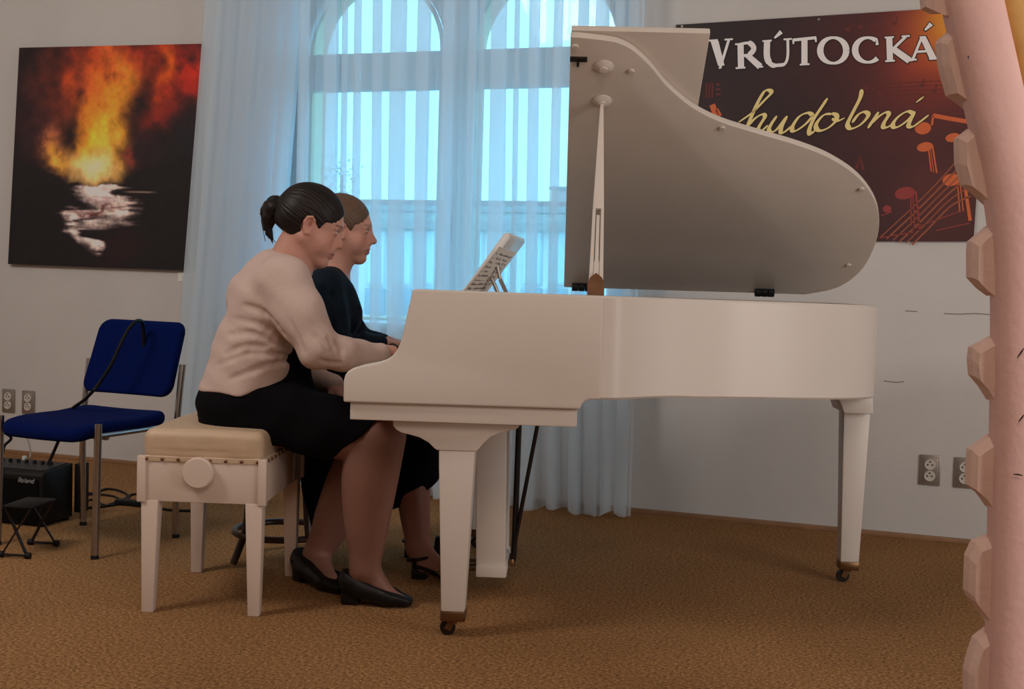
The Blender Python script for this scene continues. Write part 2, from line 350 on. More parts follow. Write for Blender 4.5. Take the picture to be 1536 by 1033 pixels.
for a0, a1 in ((wl[0], wl[1]), (wl[2], wl[3])):
    c, r = (a0+a1)/2, (a1-a0)/2; ww = a1-a0
    MB().box((c, WOFF+.035, (ztr0+ztr1)/2), (ww, .07, ztr1-ztr0)).build('transom', M['frame'], win, bevel=.006)
    MB().box((c, WOFF+.03, zbar), (ww, .035, .026)).build('glazing_bar', M['frame'], win, bevel=.004)
    q = [(c+(r-.012)*math.cos(t), WOFF+.004, ztr1+(r-.012)*math.sin(t)) for t in np.linspace(math.pi, 0, 28)]
    q = [(q[0][0], q[0][1], zsill)]+q+[(q[-1][0], q[-1][1], zsill)]
    MB().tube(q, .012, 8).build('moulding', M['frame'], win)
    MB().box((c, WOFF+.04, (zsill+ztr0)/2), (ww-.02, .006, ztr0-zsill)).build('pane', M['glass'], win)
    th = np.linspace(math.pi, 0, 20); po = [(c+r*math.cos(t), ztr1+r*math.sin(t)) for t in th]
    MB().prism(po, lambda p: (p[0], WOFF+.037, p[1]), lambda p: (p[0], WOFF+.043, p[1])).build('pane', M['glass'], win)
hu, hz = WO(672, 340, WOFF); b = MB().box((hu, WOFF-.004, hz), (.03, .014, .10)); b.bar((hu, WOFF-.02, hz+.01), (hu-.004, WOFF-.02, hz-.11), .018, .014); b.build('window_handle', M['white'], win, bevel=.004)
MB().box(((O0+O1)/2, .03, zsill-.015), (O1-O0+.1, .26, .03)).build('window_sill', M['frame'], win, bevel=.006)
bb = struct('baseboard_back', MB().box(((UL+UR)/2, -.011, .009), (UR-UL, .022, .02)), M['wood'], bevel=.003); on_wall(bb)
b = MB()
for pts in (((1416, 470), (1440, 471), (1462, 470), (1488, 472)), ((1358, 466), (1376, 467)), ((1326, 571), (1344, 573), (1356, 572))):
    q = spline([WUV(*p) for p in pts], 4); b.ribbon(q, .003, -.002)
o = b.build('scuff_mark', mat('wall_scuff', rgb(120, 110, 102), .9), wall)
# ---------------------------------------------------------------- outside the window
D = 18.0
def outside(x, y): return WO(x, y, D)
zt = outside(700, 318)[1]
house = thing('town_house', (0, 0, 0), 0, 'pale flat-roofed building across the street seen through the curtained window', 'building'); on_wall(house, 0, 0, D)
u0, u1 = outside(300, 400)[0], outside(1080, 400)[0]
MB().box(((u0+u1)/2, 3, (zt-6)/2), (u1-u0, 6, zt+6)).build('wall', M['house'], house)
MB().box(((u0+u1)/2, 2.9, zt+.07), (u1-u0+.4, 6.6, outside(700, 304)[1]-zt)).build('roof', M['roof'], house, bevel=.02)
MB().box(((u0+u1)/2, -.12, zt-.28), (u1-u0+.2, .3, .14)).build('cornice', M['roof'], house, bevel=.02)
xs = [522, 566, 606, 640, 712, 752, 800, 838, 880]
for x in xs:
    a = outside(x-13, 344); c = outside(x+13, 428)
    f = MB().box(((a[0]+c[0])/2, -.02, (a[1]+c[1])/2), (c[0]-a[0], .08, a[1]-c[1])).build('window_frame', M['frame'], house, bevel=.01)
    MB().box(((a[0]+c[0])/2, -.045, (a[1]+c[1])/2), (c[0]-a[0]-.06, .06, a[1]-c[1]-.08)).build('pane', mat('far_glass', rgb(196, 222, 228), .2), f)
    MB().box(((a[0]+c[0])/2, -.05, c[1]-.32), (c[0]-a[0]+.02, .1, .52)).build('panel', M['houseb'], house, bevel=.01)
a, c = outside(800, 277), outside(856, 306)
ch = thing('roof_block', (0, 0, 0), 0, 'low pinkish block standing on the far flat roof, right of the window mullion', 'building'); on_wall(ch, (a[0]+c[0])/2, c[1]-.02, D+2)
MB().box((0, 0, (a[1]-c[1])/2), (c[0]-a[0]+.3, 1, a[1]-c[1]+.1)).build('wall', M['chim'], ch, bevel=.01); MB().box((0, 0, a[1]-c[1]+.06), (c[0]-a[0]+.4, 1.1, .06)).build('coping', M['roof'], ch, bevel=.01)
tu, tz = WO(512, 262, 26)
tree = thing('street_tree', (0, 0, 0), 0, 'thin-crowned tree with painted-in haze beyond the roof, behind the pianists', 'tree'); on_wall(tree, tu, -5, 26)
MB().tube([(0, 0, 0), (.05, 0, 3), (0, .05, tz+5)], [.16, .1, .03], 8).build('trunk', M['walnut'], tree)
b = MB(); 
for k in range(170):
    v = RNG.normal(size=3); v *= RNG.random()**.4/np.linalg.norm(v)*.75; c = Vector((v[0]*.8, v[1]*.8, tz+5+v[2])); s_ = .03+.035*RNG.random(); q = Matrix.Rotation(RNG.random()*6, 3, Vector(RNG.normal(size=3)).normalized())
    b.b.faces.new([b.b.verts.new(c+q @ Vector(e)*s_) for e in ((-1, 0, 0), (0, -.6, 0), (1, 0, .2), (0, .6, 0))])
tag(b.build('foliage', M['leaf'], tree, weld=False), kind='stuff')
o = slab('trim_1', -40, 40, .4, 60, -5.2, -5, 'asphalt'); o.name = 'street_ground'; o['kind'] = 'structure'
# ---------------------------------------------------------------- curtains
def curtain(name, px, x_end, label, group, flare=0, edge=True, y=-.13):
    # px: list of (centre px, width px) of gathered bands, first entry is the starting px; every band is a flat Z-fold of three layers
    U = lambda x: WO(x, 240, y)[0]
    path = [(U(px[0]), 0)]; base = 0
    for i, (c, wd) in enumerate(px[1:]):
        a, e = U(c-wd/2), U(c+wd/2); pu = path[-1][0]
        for t in (.25, .5, .75): path.append((pu+(a-pu)*t, .012*math.sin(t*3.1+i)))
        path += [(a, 0), ((a+e)/2, -.004), (e-.002, -.002), (e, -.010), ((a+e)/2, -.014), (a+.002, -.018), (a, -.026), ((a+e)/2, -.030), (e, -.024)]
    pu = path[-1][0]; ue = U(x_end)
    for t in (.3, .6, 1.): path.append((pu+(ue-pu)*t, -.01*math.sin(3*t)))
    zs = [.012, .06, .25, .6, 1.0, 1.4, 1.8, 2.2, 2.7, 3.2]; n = len(path); V = []; Fc = []
    ph = RNG.random(n)*6
    for z in zs:
        for i, (u, yy) in enumerate(path):
            k = 1-z/3.2; uu = u+.010*math.sin(z*1.7+u*9)*k+flare*(1.85-z)
            zz = z+(.010*math.sin(u*23+1)+.008*math.sin(u*57) if z < .1 else 0)
            V.append((uu, y+yy*(1+k)+.012*math.sin(u*31+z)*k, zz))
    for j in range(len(zs)-1):
        for i in range(n-1): Fc.append((j*n+i, j*n+i+1, (j+1)*n+i+1, (j+1)*n+i))
    me = bpy.data.meshes.new(name); me.from_pydata(V, [], Fc); o = link(name, me, M['sheer'], None, True, 50); on_wall(o)
    return tag(o, label, 'curtain', group)
bands = [(314, 26), (334, 30), (350, 34), (368, 26), (382, 30), (402, 28), (416, 30), (434, 20)]
curtain('sheer_curtain', [299]+bands, 444, 'sheer white curtain gathered in dense folds beside the fire painting', 'sheer curtains', flare=-.064)
bands = [(457, 12), (496, 18), (517, 5), (536, 7), (566, 12), (598, 20), (636, 17), (671, 14), (708, 11), (720, 4), (746, 22), (774, 5), (800, 14), (836, 11), (872, 14), (900, 18), (925, 12), (946, 14)]
curtain('sheer_curtain', [447]+bands, 960, 'wide see-through white curtain hanging across the arched window behind the piano', 'sheer curtains', flare=.012, y=-.17)
# ---------------------------------------------------------------- painting, its card, banner, sockets
def fbm(x, y, seed, oct=5):
    rg = np.random.default_rng(seed); o = np.zeros_like(x); amp = 1.; f = 1.
    for k in range(oct):
        g = rg.normal(size=(64, 64)); X, Y = x*f, y*f; i, j = np.floor(X).astype(int), np.floor(Y).astype(int); u, v = X-i, Y-j; u = u*u*(3-2*u); v = v*v*(3-2*v); h = lambda a, b: g[a % 64, b % 64]
        o += amp*((h(i, j)*(1-u)+h(i+1, j)*u)*(1-v)+(h(i, j+1)*(1-u)+h(i+1, j+1)*u)*v); amp *= .55; f *= 2.03
    return o
def quad_grid(name, corners, nx, ny, y, colf, m, parent):   # corners TL TR BR BL in local x-z; vertex colours from colf(s, t)
    s, t = np.meshgrid(np.linspace(0, 1, nx), np.linspace(0, 1, ny)); c = [np.array(q) for q in corners]
    xy = (1-t)[..., None]*((1-s)[..., None]*c[0]+s[..., None]*c[1])+t[..., None]*((1-s)[..., None]*c[3]+s[..., None]*c[2])
    V = np.zeros((nx*ny, 3)); V[:, 0] = xy[..., 0].ravel(); V[:, 1] = y; V[:, 2] = xy[..., 1].ravel(); I = np.arange(nx*ny).reshape(ny, nx)
    Fc = np.stack([I[:-1, :-1], I[1:, :-1], I[1:, 1:], I[:-1, 1:]], -1).reshape(-1, 4)
    me = bpy.data.meshes.new(name); me.from_pydata(V.tolist(), [], Fc.tolist()); at = me.attributes.new('Col', 'FLOAT_COLOR', 'POINT')
    col = np.ones((nx*ny, 4), np.float32); cc = np.clip(colf(s, t), 0, 255).reshape(-1, 3)/255; col[:, :3] = np.where(cc <= .04045, cc/12.92, ((cc+.055)/1.055)**2.4); at.data.foreach_set('color', col.ravel())
    return link(name, me, m, parent)
def fire(s, t):
    n1, n2 = fbm(s*5, t*5, 1), fbm(s*5+9, t*5, 2); S = s+.028*n1; T = t+.028*n2; n3 = fbm(s*14, t*14, 3); n4 = fbm(s*30, t*30, 4)
    c = np.stack([22+4*n3, 15+3*n3, 18+3*n3], -1)
    def lay(c, col, a): a = np.clip(a, 0, 1)[..., None]; return c*(1-a)+np.array(col, float)*a
    g = lambda x, y, rx, ry, p=1: np.exp(-(((S-x)/rx)**2+((T-y)/ry)**2)**p)
    c = lay(c, (52, 28, 34), .8*g(.2, .3, .25, .3)); c = lay(c, (150, 44, 26), .85*g(.48, .10, .26, .22)*(1+.25*n3)); c = lay(c, (176, 40, 24), .95*g(.88, .12, .20, .18)*(1+.25*n3))
    c = lay(c, (182, 40, 30), .7*g(.76, .33, .09, .08)*(1+.4*n3)); c = lay(c, (216, 96, 20), .85*g(.79, .12, .045, .11)); c = lay(c, (196, 82, 34), .8*g(.44, .2, .2, .16)*(1+.3*n3))
    c = lay(c, (206, 122, 40), .95*g(.5, .24, .12, .16)*(1+.3*n3)); c = lay(c, (226, 146, 40), 1.05*g(.46, .40, .15, .17, 1.5)); c = lay(c, (240, 186, 60), .9*g(.49, .38, .08, .13))
    c = lay(c, (150, 84, 60), .8*g(.24, .47, .07, .09)*(1+.6*n3)); c = lay(c, (214, 150, 60), .8*g(.28, .53, .06, .06)*(1+.5*n3)); c = lay(c, (228, 170, 80), .9*g(.45, .52, .14, .13, 1.5)); c = lay(c, (246, 212, 150), 1.0*g(.43, .55, .09, .085, 1.3))
    c = lay(c, (26, 15, 20), 1.1*g(.65, .28, .085, .09)*(1+.3*n3)); c = lay(c, (34, 18, 20), 1.0*g(.30, .38, .035, .085)); c = lay(c, (40, 24, 30), 1.0*g(.70, .46, .09, .1)); c = lay(c, (24, 22, 30), 1.0*g(.98, .42, .17, .16)); c = lay(c, (156, 66, 50), .6*g(.63, .50, .035, .05)*(1+.8*n3))
    c = lay(c, (20, 14, 18), 1.2*np.clip((t+.012*n3-.652+.36*np.abs(S-.435))/.03, 0, 1)*np.clip((t-.45)/.05, 0, 1))
    hz = np.clip((T-.645)/.006, 0, 1); c = lay(c, (17, 12, 17), hz)
    pl = spline([(.42, .655), (.50, .69), (.56, .715), (.60, .745), (.48, .775), (.36, .79), (.34, .82), (.42, .87), (.48, .925)], 6); wv = np.interp(np.arange(len(pl)), [0, 12, 24, 30, len(pl)-1], [.075, .11, .085, .075, .035])
    ns = fbm(s*6, t*44, 5); dm = np.full(s.shape, 9.)
    for q, wd in zip(pl, wv): dm = np.minimum(dm, np.hypot(s+.02*n1-q[0], (t+.012*ns-q[1])*1.5)/wd)
    c = lay(c, (212, 186, 178), hz*np.clip(1.25-dm+.35*ns, 0, 1)*(.8+.2*n4)); c = lay(c, (240, 226, 216), hz*np.clip(.8-dm+.3*ns, 0, 1)*.9); c = lay(c, (72, 30, 30), .9*hz*g(.46, .755, .13, .012)); c = lay(c, (120, 90, 96), .6*hz*np.clip(ns-.6, 0, 1)*g(.45, .72, .28, .06))
    c = lay(c, (190, 160, 140), .7*np.exp(-((t-.655)/.004)**2)*np.clip((s-.6)/.05, 0, 1)*np.clip((.8-s)/.05, 0, 1)); c = lay(c, (60, 22, 26), .4*g(.62, .92, .12, .05))
    return (c*(1+.05*n4[..., None])-14)*1.32+14
pc = [np.array(WUV(*q)) for q in ((35, 73), (312, 67), (296, 406), (18, 396))]; ctr = sum(pc)/4; lc = [q-ctr for q in pc]
pt = thing('fire_painting', (0, 0, 0), 0, 'square unframed abstract painting of fire above dark water, hung left of the curtain', 'painting'); on_wall(pt, *ctr)
MB().prism(lc, lambda p: (p[0], -.004, p[1]), lambda p: (p[0], -.03, p[1])).build('canvas', M['paintedge'], pt, bevel=.003)
quad_grid('picture', lc, 260, 260, -.0312, fire, M['canvas'], pt)
q = [np.array(WUV(*p)) for p in ((268, 408), (294, 409), (293, 423), (268, 422))]; ctr = sum(q)/4
cdt = thing('title_card', (0, 0, 0), 0, 'small white title card on the wall under the fire painting', 'card'); on_wall(cdt, *ctr)
MB().prism([p-ctr for p in q], lambda p: (p[0], -.001, p[1]), lambda p: (p[0], -.005, p[1])).build('card', M['white'], cdt)
b = MB()
for z, x0, x1 in ((.010, -.008, .008), (.001, -.026, .03), (-.007, -.02, .024)):
    x = x0
    while x < x1: l = random.uniform(.003, .007); b.ribbon([(x, z), (min(x+l, x1), z)], .003, -.0056); x += l+.002
b.build('printed_text', M['ink'], cdt)
# banner ---------------------------------------------------------
bt = [np.array(q) for q in ((-1.446, 2.155), (-.160, 2.186), (-.176, 1.238), (-1.462, 1.214))]; bc = sum(bt)/4; bl = [q-bc for q in bt]
ban = thing('concert_banner', (0, 0, 0), 0, 'dark red printed music banner with white and gold lettering behind the piano lid', 'banner'); on_wall(ban, *bc)
MB().prism(bl, lambda p: (p[0], -.002, p[1]), lambda p: (p[0], -.012, p[1])).build('board', M['paintedge'], ban)
K = 536/1457.
def ZB(X, Y): u, z = WUV(1000+X*K, Y*K); return np.array((u-bc[0], z-bc[1]))
def bcol(s, t):
    n = fbm(s*6, t*5, 11); c = np.stack([46+0*s, 22+0*s, 27+0*s], -1)
    def lay(c, col, a): a = np.clip(a, 0, 1)[..., None]; return c*(1-a)+np.array(col, float)*a
    g = lambda x, y, rx, ry: np.exp(-(((s-x)/rx)**2+((t-y)/ry)**2))
    c = lay(c, (20, 10, 16), .8*g(0, 0, .3, .3)); c = lay(c, (84, 28, 32), .9*g(.72, .2, .28, .4)); c = lay(c, (128, 36, 32), .9*g(.86, .2, .17, .28)); c = lay(c, (206, 88, 36), .95*g(.87, .13, .13, .19)); c = lay(c, (232, 170, 44), 1.1*g(.94, .06, .12, .13)); c = lay(c, (120, 48, 40), .5*g(.95, .8, .25, .3)); c = lay(c, (74, 36, 42), .5*g(.6, .95, .3, .2))
    return c*(1+.05*n[..., None])
quad_grid('print', bl, 120, 90, -.0125, bcol, M['print'], ban)
def strokes(name, m, sts, off, parent=None, grow=0):
    b = MB()
    for pts, wd in sts:
        q = np.array([ZB(*p) for p in pts]); wd = np.array(wd)*K*.0029+grow
        if grow: d0 = (q[0]-q[1])/np.hypot(*(q[0]-q[1])); d1 = (q[-1]-q[-2])/np.hypot(*(q[-1]-q[-2])); q[0] = q[0]+d0*grow/2; q[-1] = q[-1]+d1*grow/2
        off -= .00012
        x0_, y0_ = pts[0]; x1_, y1_ = pts[-1]
        if len(pts) == 2 and abs(y1_-y0_) > 55:
            g = grow/(K*.0029); hw_ = [(wd_/(K*.0029))/2*math.hypot(x1_-x0_, y1_-y0_)/abs(y1_-y0_) for wd_ in (wd if hasattr(wd, '__len__') else [wd, wd])]; dy = g/2*(1 if y1_ > y0_ else -1)
            b.poly([ZB(x0_-hw_[0], y0_-dy+.06*hw_[0]), ZB(x0_+hw_[0], y0_-dy-.06*hw_[0]), ZB(x1_+hw_[1], y1_+dy-.06*hw_[1]), ZB(x1_-hw_[1], y1_+dy+.06*hw_[1])], off)
        else: b.ribbon(q, wd, off)
    return b.build(name, m, parent or ban, weld=False, smooth=False)
T_, t_ = 25, 11     # thick and thin stroke, in the photo-crop units of ZB
def sm(p, n=6): return [tuple(q) for q in spline(p, n)]
def arcpts(cx, cy, rx, ry, a0, a1, n=28): return [(cx+rx*math.cos(rad(a)), cy-ry*math.sin(rad(a))) for a in np.linspace(a0, a1, n)]
def ring_w(a0, a1, n=28): return [t_*.9+(T_-t_*.9)*abs(math.cos(rad(a)))**1.3 for a in np.linspace(a0, a1, n)]
def serif(x, y, wd=34): return ([(x-wd/2, y), (x+wd/2, y-wd*.06)], [7, 7])
caps = [
    [([(198, 170), (226, 270)], [T_+6, T_]), ([(256, 166), (220, 282)], [t_, t_]), serif(192, 168, 40), serif(256, 164, 34)],
    [([(304, 182), (306, 278)], [T_, T_]), (sm([(300, 183), (340, 178), (358, 200), (340, 224), (306, 230)]), [t_]*6+[T_-4]*13+[t_]*6), ([(330, 226), (384, 274)], [T_-4, T_]), serif(304, 280, 40), serif(294, 183, 24), serif(386, 275, 20)],
    [(sm([(412, 172), (412, 235), (430, 266), (456, 268), (484, 262), (496, 230), (496, 164)]), [T_]*10+[T_-6]*6+[t_+3]*8+[t_]*13), serif(412, 170, 38), serif(496, 163, 34), ([(470, 132), (442, 158)], [18, 7])],
    [([(564, 160), (564, 264)], [T_, T_]), ([(516, 166), (612, 156)], [12, 12]), ([(519, 164), (519, 182)], [9, 6]), ([(609, 156), (611, 174)], [9, 6]), serif(565, 266, 40)],
    [(arcpts(681, 208, 53, 52, 0, 360, 40), ring_w(0, 360, 40))],
    [(arcpts(822, 206, 52, 50, 52, 318), ring_w(52, 318)), ([(858, 160), (860, 186)], [6, 12])],
    [([(909, 158), (912, 250)], [T_, T_]), ([(976, 152), (922, 204)], [t_, t_]), ([(922, 200), (992, 250)], [T_-2, T_]), serif(909, 156, 38), serif(912, 252, 40), serif(976, 151, 34), serif(990, 250, 32)],
    [([(1044, 150), (1088, 242)], [T_-2, T_+2]), ([(1042, 152), (1004, 246)], [t_, t_]), ([(1020, 214), (1072, 210)], [9, 9]), serif(1004, 247, 34), serif(1090, 243, 38), ([(1080, 100), (1054, 126)], [18, 7])]]
for s_ in caps:
    strokes('letter', M['lw'], s_, -.0150); strokes('letter_outline', M['lk'], s_, -.0138, grow=.007)
def pen(pts, n=7):
    q = spline(pts, n); d = np.gradient(q, axis=0); d /= np.maximum(np.hypot(d[:, 0], d[:, 1]), 1e-6)[:, None]
    wv = 6+15*np.clip(np.abs(d[:, 0]*.45+d[:, 1]*.9), 0, 1)**1.6; wv[:3] *= (.5, .7, .9); wv[-3:] *= (.9, .7, .5); return ([tuple(p) for p in q], list(wv))
script = [
    [pen([(296, 500), (350, 462), (400, 412), (428, 382), (420, 370), (400, 376), (372, 424), (348, 478), (328, 526)]), pen([(334, 516), (366, 482), (394, 468), (402, 480), (384, 510), (376, 530), (392, 532), (416, 512)])],
    [pen([(452, 474), (430, 506), (420, 530), (432, 540), (456, 524), (492, 476)]), pen([(494, 474), (474, 512), (468, 538), (482, 540), (516, 512)])],
    [pen([(602, 474), (578, 462), (544, 476), (518, 512), (516, 534), (534, 532), (570, 506), (604, 468)]), pen([(658, 402), (630, 444), (600, 490), (584, 530), (588, 548), (606, 534)])],
    [pen([(676, 466), (644, 470), (616, 500), (612, 524), (630, 534), (662, 522), (692, 494), (694, 472), (676, 464)]), pen([(676, 486), (700, 494), (728, 482)], 4)],
    [pen([(798, 366), (790, 402), (766, 450), (744, 494), (740, 514), (754, 526), (786, 514), (814, 488), (823, 467), (806, 458), (782, 470), (758, 502)])],
    [pen([(866, 458), (846, 488), (822, 524)]), pen([(836, 506), (870, 474), (896, 460), (906, 470), (888, 502), (886, 520), (906, 518), (936, 496)])],
    [pen([(1010, 466), (984, 456), (950, 474), (926, 502), (928, 520), (950, 516), (986, 490), (1012, 460)]), pen([(1014, 456), (996, 490), (988, 514), (1004, 518), (1034, 498), (1070, 470)]), pen([(1050, 396), (1036, 406), (1018, 420)], 3)]]
for s_ in script:
    strokes('letter', M['lg'], s_, -.0158); strokes('letter_outline', M['lk'], s_, -.0146, grow=.005)
def note(name, m, heads, lines):
    b = MB()
    for cx, cy, rx, ry in heads: b.poly([ZB(cx+rx*math.cos(a)*.95-ry*.3*math.sin(a), cy-ry*math.sin(a)-rx*.22*math.cos(a)) for a in np.linspace(0, 2*math.pi, 20, endpoint=False)], -.0134)
    for pts, wd in lines: b.ribbon(np.array([ZB(*p) for p in pts]), wd*K*.0029, -.0136)
    return b.build(name, m, ban, weld=False, smooth=False)
note('music_note', M['no'], [(1046, 524, 34, 24)], [([(1082, 512), (1088, 470)], 8), (sm([(1086, 472), (1150, 484), (1244, 500)]), 16)])
note('music_note', M['no'], [(1168, 562, 32, 17)], []); note('music_note', M['no'], [(1054, 600, 34, 18)], [([(1066, 590), (1080, 700)], 5), ([(1084, 592), (1102, 706)], 6), ([(1074, 590), (1090, 704)], 3)])
note('music_note', M['no'], [(1162, 734, 38, 24)], [([(1186, 740), (1196, 866)], 5), ([(1196, 738), (1210, 862)], 4), ([(1214, 740), (1238, 900)], 12)])
note('music_note', M['nr'], [(972, 788, 42, 24)], [([(996, 790), (998, 920)], 5), ([(1004, 790), (1012, 926)], 5), ([(1016, 780), (1034, 940)], 8)])
note('music_note', M['nr'], [(900, 852, 18, 14)], [([(876, 880), (920, 862)], 4)]); note('clef_ornament', M['no'], [], [([(188, 428), (206, 474)], 24), ([(206, 446), (222, 474)], 14)]); note('clef_ornament', M['nd'], [], [([(x, 340), (x-2, 402)], 7) for x in (166, 178, 190)]+[([(204, y), (222, y)], 9) for y in (346, 366, 386)])
note('clef_ornament', M['nd'], [], [([(776, 690), (788, 640), (804, 694)], 14)])
st = []
for k in range(6): st.append((sm([(872+k*26, 968+k*6), (1000+k*14, 850+k*16), (1110+k*10, 740+k*20), (1240, 590+k*42)]), 5+(k % 2)*2))
note('staff_lines', M['ns'], [], st); st = [([(1000, 935), (1200, 860)], 4), ([(1100, 940), (1236, 910)], 4), ([(870, 970), (1010, 946)], 4)]; note('staff_lines', M['nr'], [], st)
st = []; hd = []
for k in range(4): st.append((sm([(800, 352+k*14), (920, 342+k*15), (1140, 330+k*18)]), 2.5))
for x, y in ((812, 360), (868, 380), (906, 352), (940, 372), (1040, 350), (1090, 372), (1130, 350), (740, 122), (790, 112), (850, 104), (930, 98)): hd.append((x, y, 11, 8)); st.append(([(x+9, y), (x+10, y-28)], 4))
tag(note('faint_notes', M['nd'], hd, st), kind='stuff')
for X, Y in ((66, 110), (622, 82)):
    p = ZB(X, Y); MB().lathe([(.006, 0), (.006, .002), (.004, .004)], (p[0], -.013, p[1]), (0, -1, 0), 12).build('screw', M['steel'], ban)
# sockets ---------------------------------------------------------
def socket(u, z, label, W_=.084, H_=.126):
    s = thing('power_socket', (0, 0, 0), 0, label, 'socket', 'wall sockets'); on_wall(s, u, z)
    MB().box((0, -.005, 0), (W_, .010, H_)).build('plate', M['steel'], s, bevel=.004)
    MB().box((0, -.0105, 0), (W_*.72, .003, H_*.80)).build('inner_frame', M['steel'], s, bevel=.0015)
    for k in (-1, 1):
        i = MB().lathe([(.0225, 0), (.0225, .004), (.020, .006), (.018, .0045), (0, .0045)], (0, -.011, k*.0235), (0, -1, 0), 22).build('insert', M['insert'], s)
        b = MB()
        for x, zz in ((-.009, 0), (.009, 0), (0, .012)): b.lathe([(.0034, 0), (.0034, .002)], (x, -.0150, k*.0235+zz), (0, -1, 0), 10)
        b.build('hole', M['hole'], i)
    return s
socket(-5.063, .283, 'metal double socket at the far left edge, outer of two'); socket(-4.930, .283, 'metal double socket above the blue seat, right of its twin')
socket(-.303, .291, 'metal double socket right of the rear piano leg, fully visible'); socket(-.166, .291, 'metal double socket half hidden by the pink jagged column')
# ---------------------------------------------------------------- grand piano (local x: player -> tail, y: treble -> bass)
pn = thing('grand_piano', (-.4688, 3.7271, 0), -PQ, 'ivory white baby grand piano with its lid propped open', 'piano')
PW = 1.46
prof = [(0, .68), (0, .742), (.004, .757), (.012, .768), (.026, .777), (.054, .786), (.095, .795), (.118, .803), (.136, .815), (.149, .833), (.158, .855), (.166, .897), (.188, 1.003), (.72, 1.0), (.72, .711), (.690, .710), (.678, .706), (.670, .697), (.664, .682)]
plan = [(.72, 0), (.775, .022), (.84, .095), (.91, .195), (1.0, .305), (1.10, .385), (1.22, .440), (1.345, .495), (1.47, .570), (1.58, .680), (1.655, .815), (1.695, .98), (1.700, 1.13), (1.675, 1.28), (1.615, 1.39), (1.52, 1.445), (1.42, PW), (.72, PW)]
outer = spline(plan[:-1], 5); outer = np.vstack([[[.66, .0008], [.69, .0008]], outer+np.array([[0, .0008]])*(outer[:, :1] < .74)*(outer[:, 1:] < .1)]); outer = np.vstack([outer, [[.72, PW]]])
b = MB()
for y0, y1 in ((0, .05), (PW-.05, PW)): MB().prism(prof if y0 == 0 else [(a, min(c, .978)) for a, c in prof], lambda p: (p[0], y0, p[1]), lambda p: (p[0], y1, p[1])).build('cheek', M['piano'], pn, bevel=.006, seg=3)
t = np.gradient(outer, axis=0); t /= np.hypot(t[:, 0], t[:, 1])[:, None]; nn = np.stack([-t[:, 1], t[:, 0]], 1)
def rsec(i):
    o, q = outer[i], outer[i]+nn[i]*.05; e = .006; zt = 1.0-.022*min(1, max(0, o[1])/1.0); zb = .711-.05*max(0, min(o[1], 1.0))*min(1, max(0, o[0]-.72)/.3)
    oi = o+nn[i]*e; qi = q-nn[i]*e
    return [(o[0], o[1], zb+e), (o[0], o[1], zt-e), (oi[0], oi[1], zt), (qi[0], qi[1], zt), (q[0], q[1], zt-e), (q[0], q[1], zb+e), (qi[0], qi[1], zb), (oi[0], oi[1], zb)]
MB().sweep(outer, rsec).build('rim', M['piano'], pn, smooth=True, sharp=40)
inn = [tuple(p+n_*.045) for p, n_ in zip(outer[::2], nn[::2])]
MB().prism([(.72, .04)]+inn+[(.72, PW-.04)], lambda p: (p[0], p[1], .77), lambda p: (p[0], p[1], .79)).build('soundboard', M['sound'], pn)
i2 = [tuple(np.array(p)+n_*.03) for p, n_ in zip(inn, nn[::2])]
MB().prism([(.30, .06)]+i2+[(.30, PW-.06)], lambda p: (p[0], p[1], .88), lambda p: (p[0], p[1], .895)).build('iron_plate', M['gold'], pn, bevel=.004)
for k in range(5):
    y = .2+.26*k; b = MB(); b.bar((.5, y, .910), ((.62, .80, 1.18, 1.50, 1.52)[k], y+.05, .910), .02, .03); b.build('plate_strut', M['gold'], pn)
b = MB()
for k in range(80):
    y = .12+k*.0155; xe = .62+.95*min(1, (max(y-.1, 0)/1.0))**.75; b.bar((.42, y, .908), (xe, y+.02, .908), .0018, .0018)
tag(b.build('strings', M['chrome'], pn, smooth=False, weld=False), kind='stuff')
b = MB()
for k in range(3): b.bar((.70, .4+k*.3, .745), (1.5-.1*abs(k-1), .62+k*.28, .745), .05, .06)
b.build('underside_beam', M['bench'], pn)
MB().box((.337, PW/2, .655), (.640, PW-.036, .050)).build('keybed', M['piano'], pn, bevel=.003)
MB().box((.012, PW/2, .709), (.022, PW-.10, .060)).build('key_slip', M['piano'], pn, bevel=.005)
MB().box((.40, PW/2, .925), (.40, PW-.10, .016)).build('desk_shelf', M['piano'], pn, bevel=.003)
MB().prism([(.172, .76), (.196, .76), (.212, .970), (.188, .970)], lambda p: (p[0], .05, p[1]), lambda p: (p[0], PW-.05, p[1])).build('fallboard', M['piano'], pn, bevel=.005)
MB().lathe([(.003, 0), (.003, .012), (.006, .014), (.006, .020), (.003, .022)], (.186, .12, .950), (-1, 0, 0), 14).build('fallboard_knob', M['brass'], pn)
for y in (.075, PW-.075): MB().box((.10, y, .735), (.155, .05, .075)).build('key_block', M['piano'], pn, bevel=.005)
MB().box((.1705, PW/2, .762), (.004, PW-.12, .006)).build('felt_strip', M['felt'], pn)
kw = (PW-.20)/52; wk = bk = None; x0 = .10
for i in range(52):
    y = x0+kw*(i+.5)
    if wk is None: wk = MB().box((.098, 0, .749), (.146, kw-.0012, .020)).build('white_key', M['ivory'], pn, bevel=.0015, seg=1); o = wk
    else: o = wk.copy(); COL.objects.link(o)
    o.location = (0, y, 0)
    # treble end is at small y; the top note is C, so walk the octave downwards
    name = 'CBAGFED'[i % 7]
    if name in 'BAGED' and i < 51:
        if bk is None: bk = MB().box((.122, 0, .765), (.095, .011, .014), taper=1.15).build('black_key', M['ebony'], pn, bevel=.002, seg=1); q = bk
        else: q = bk.copy(); COL.objects.link(q)
        q.location = (0, y+kw/2, 0)
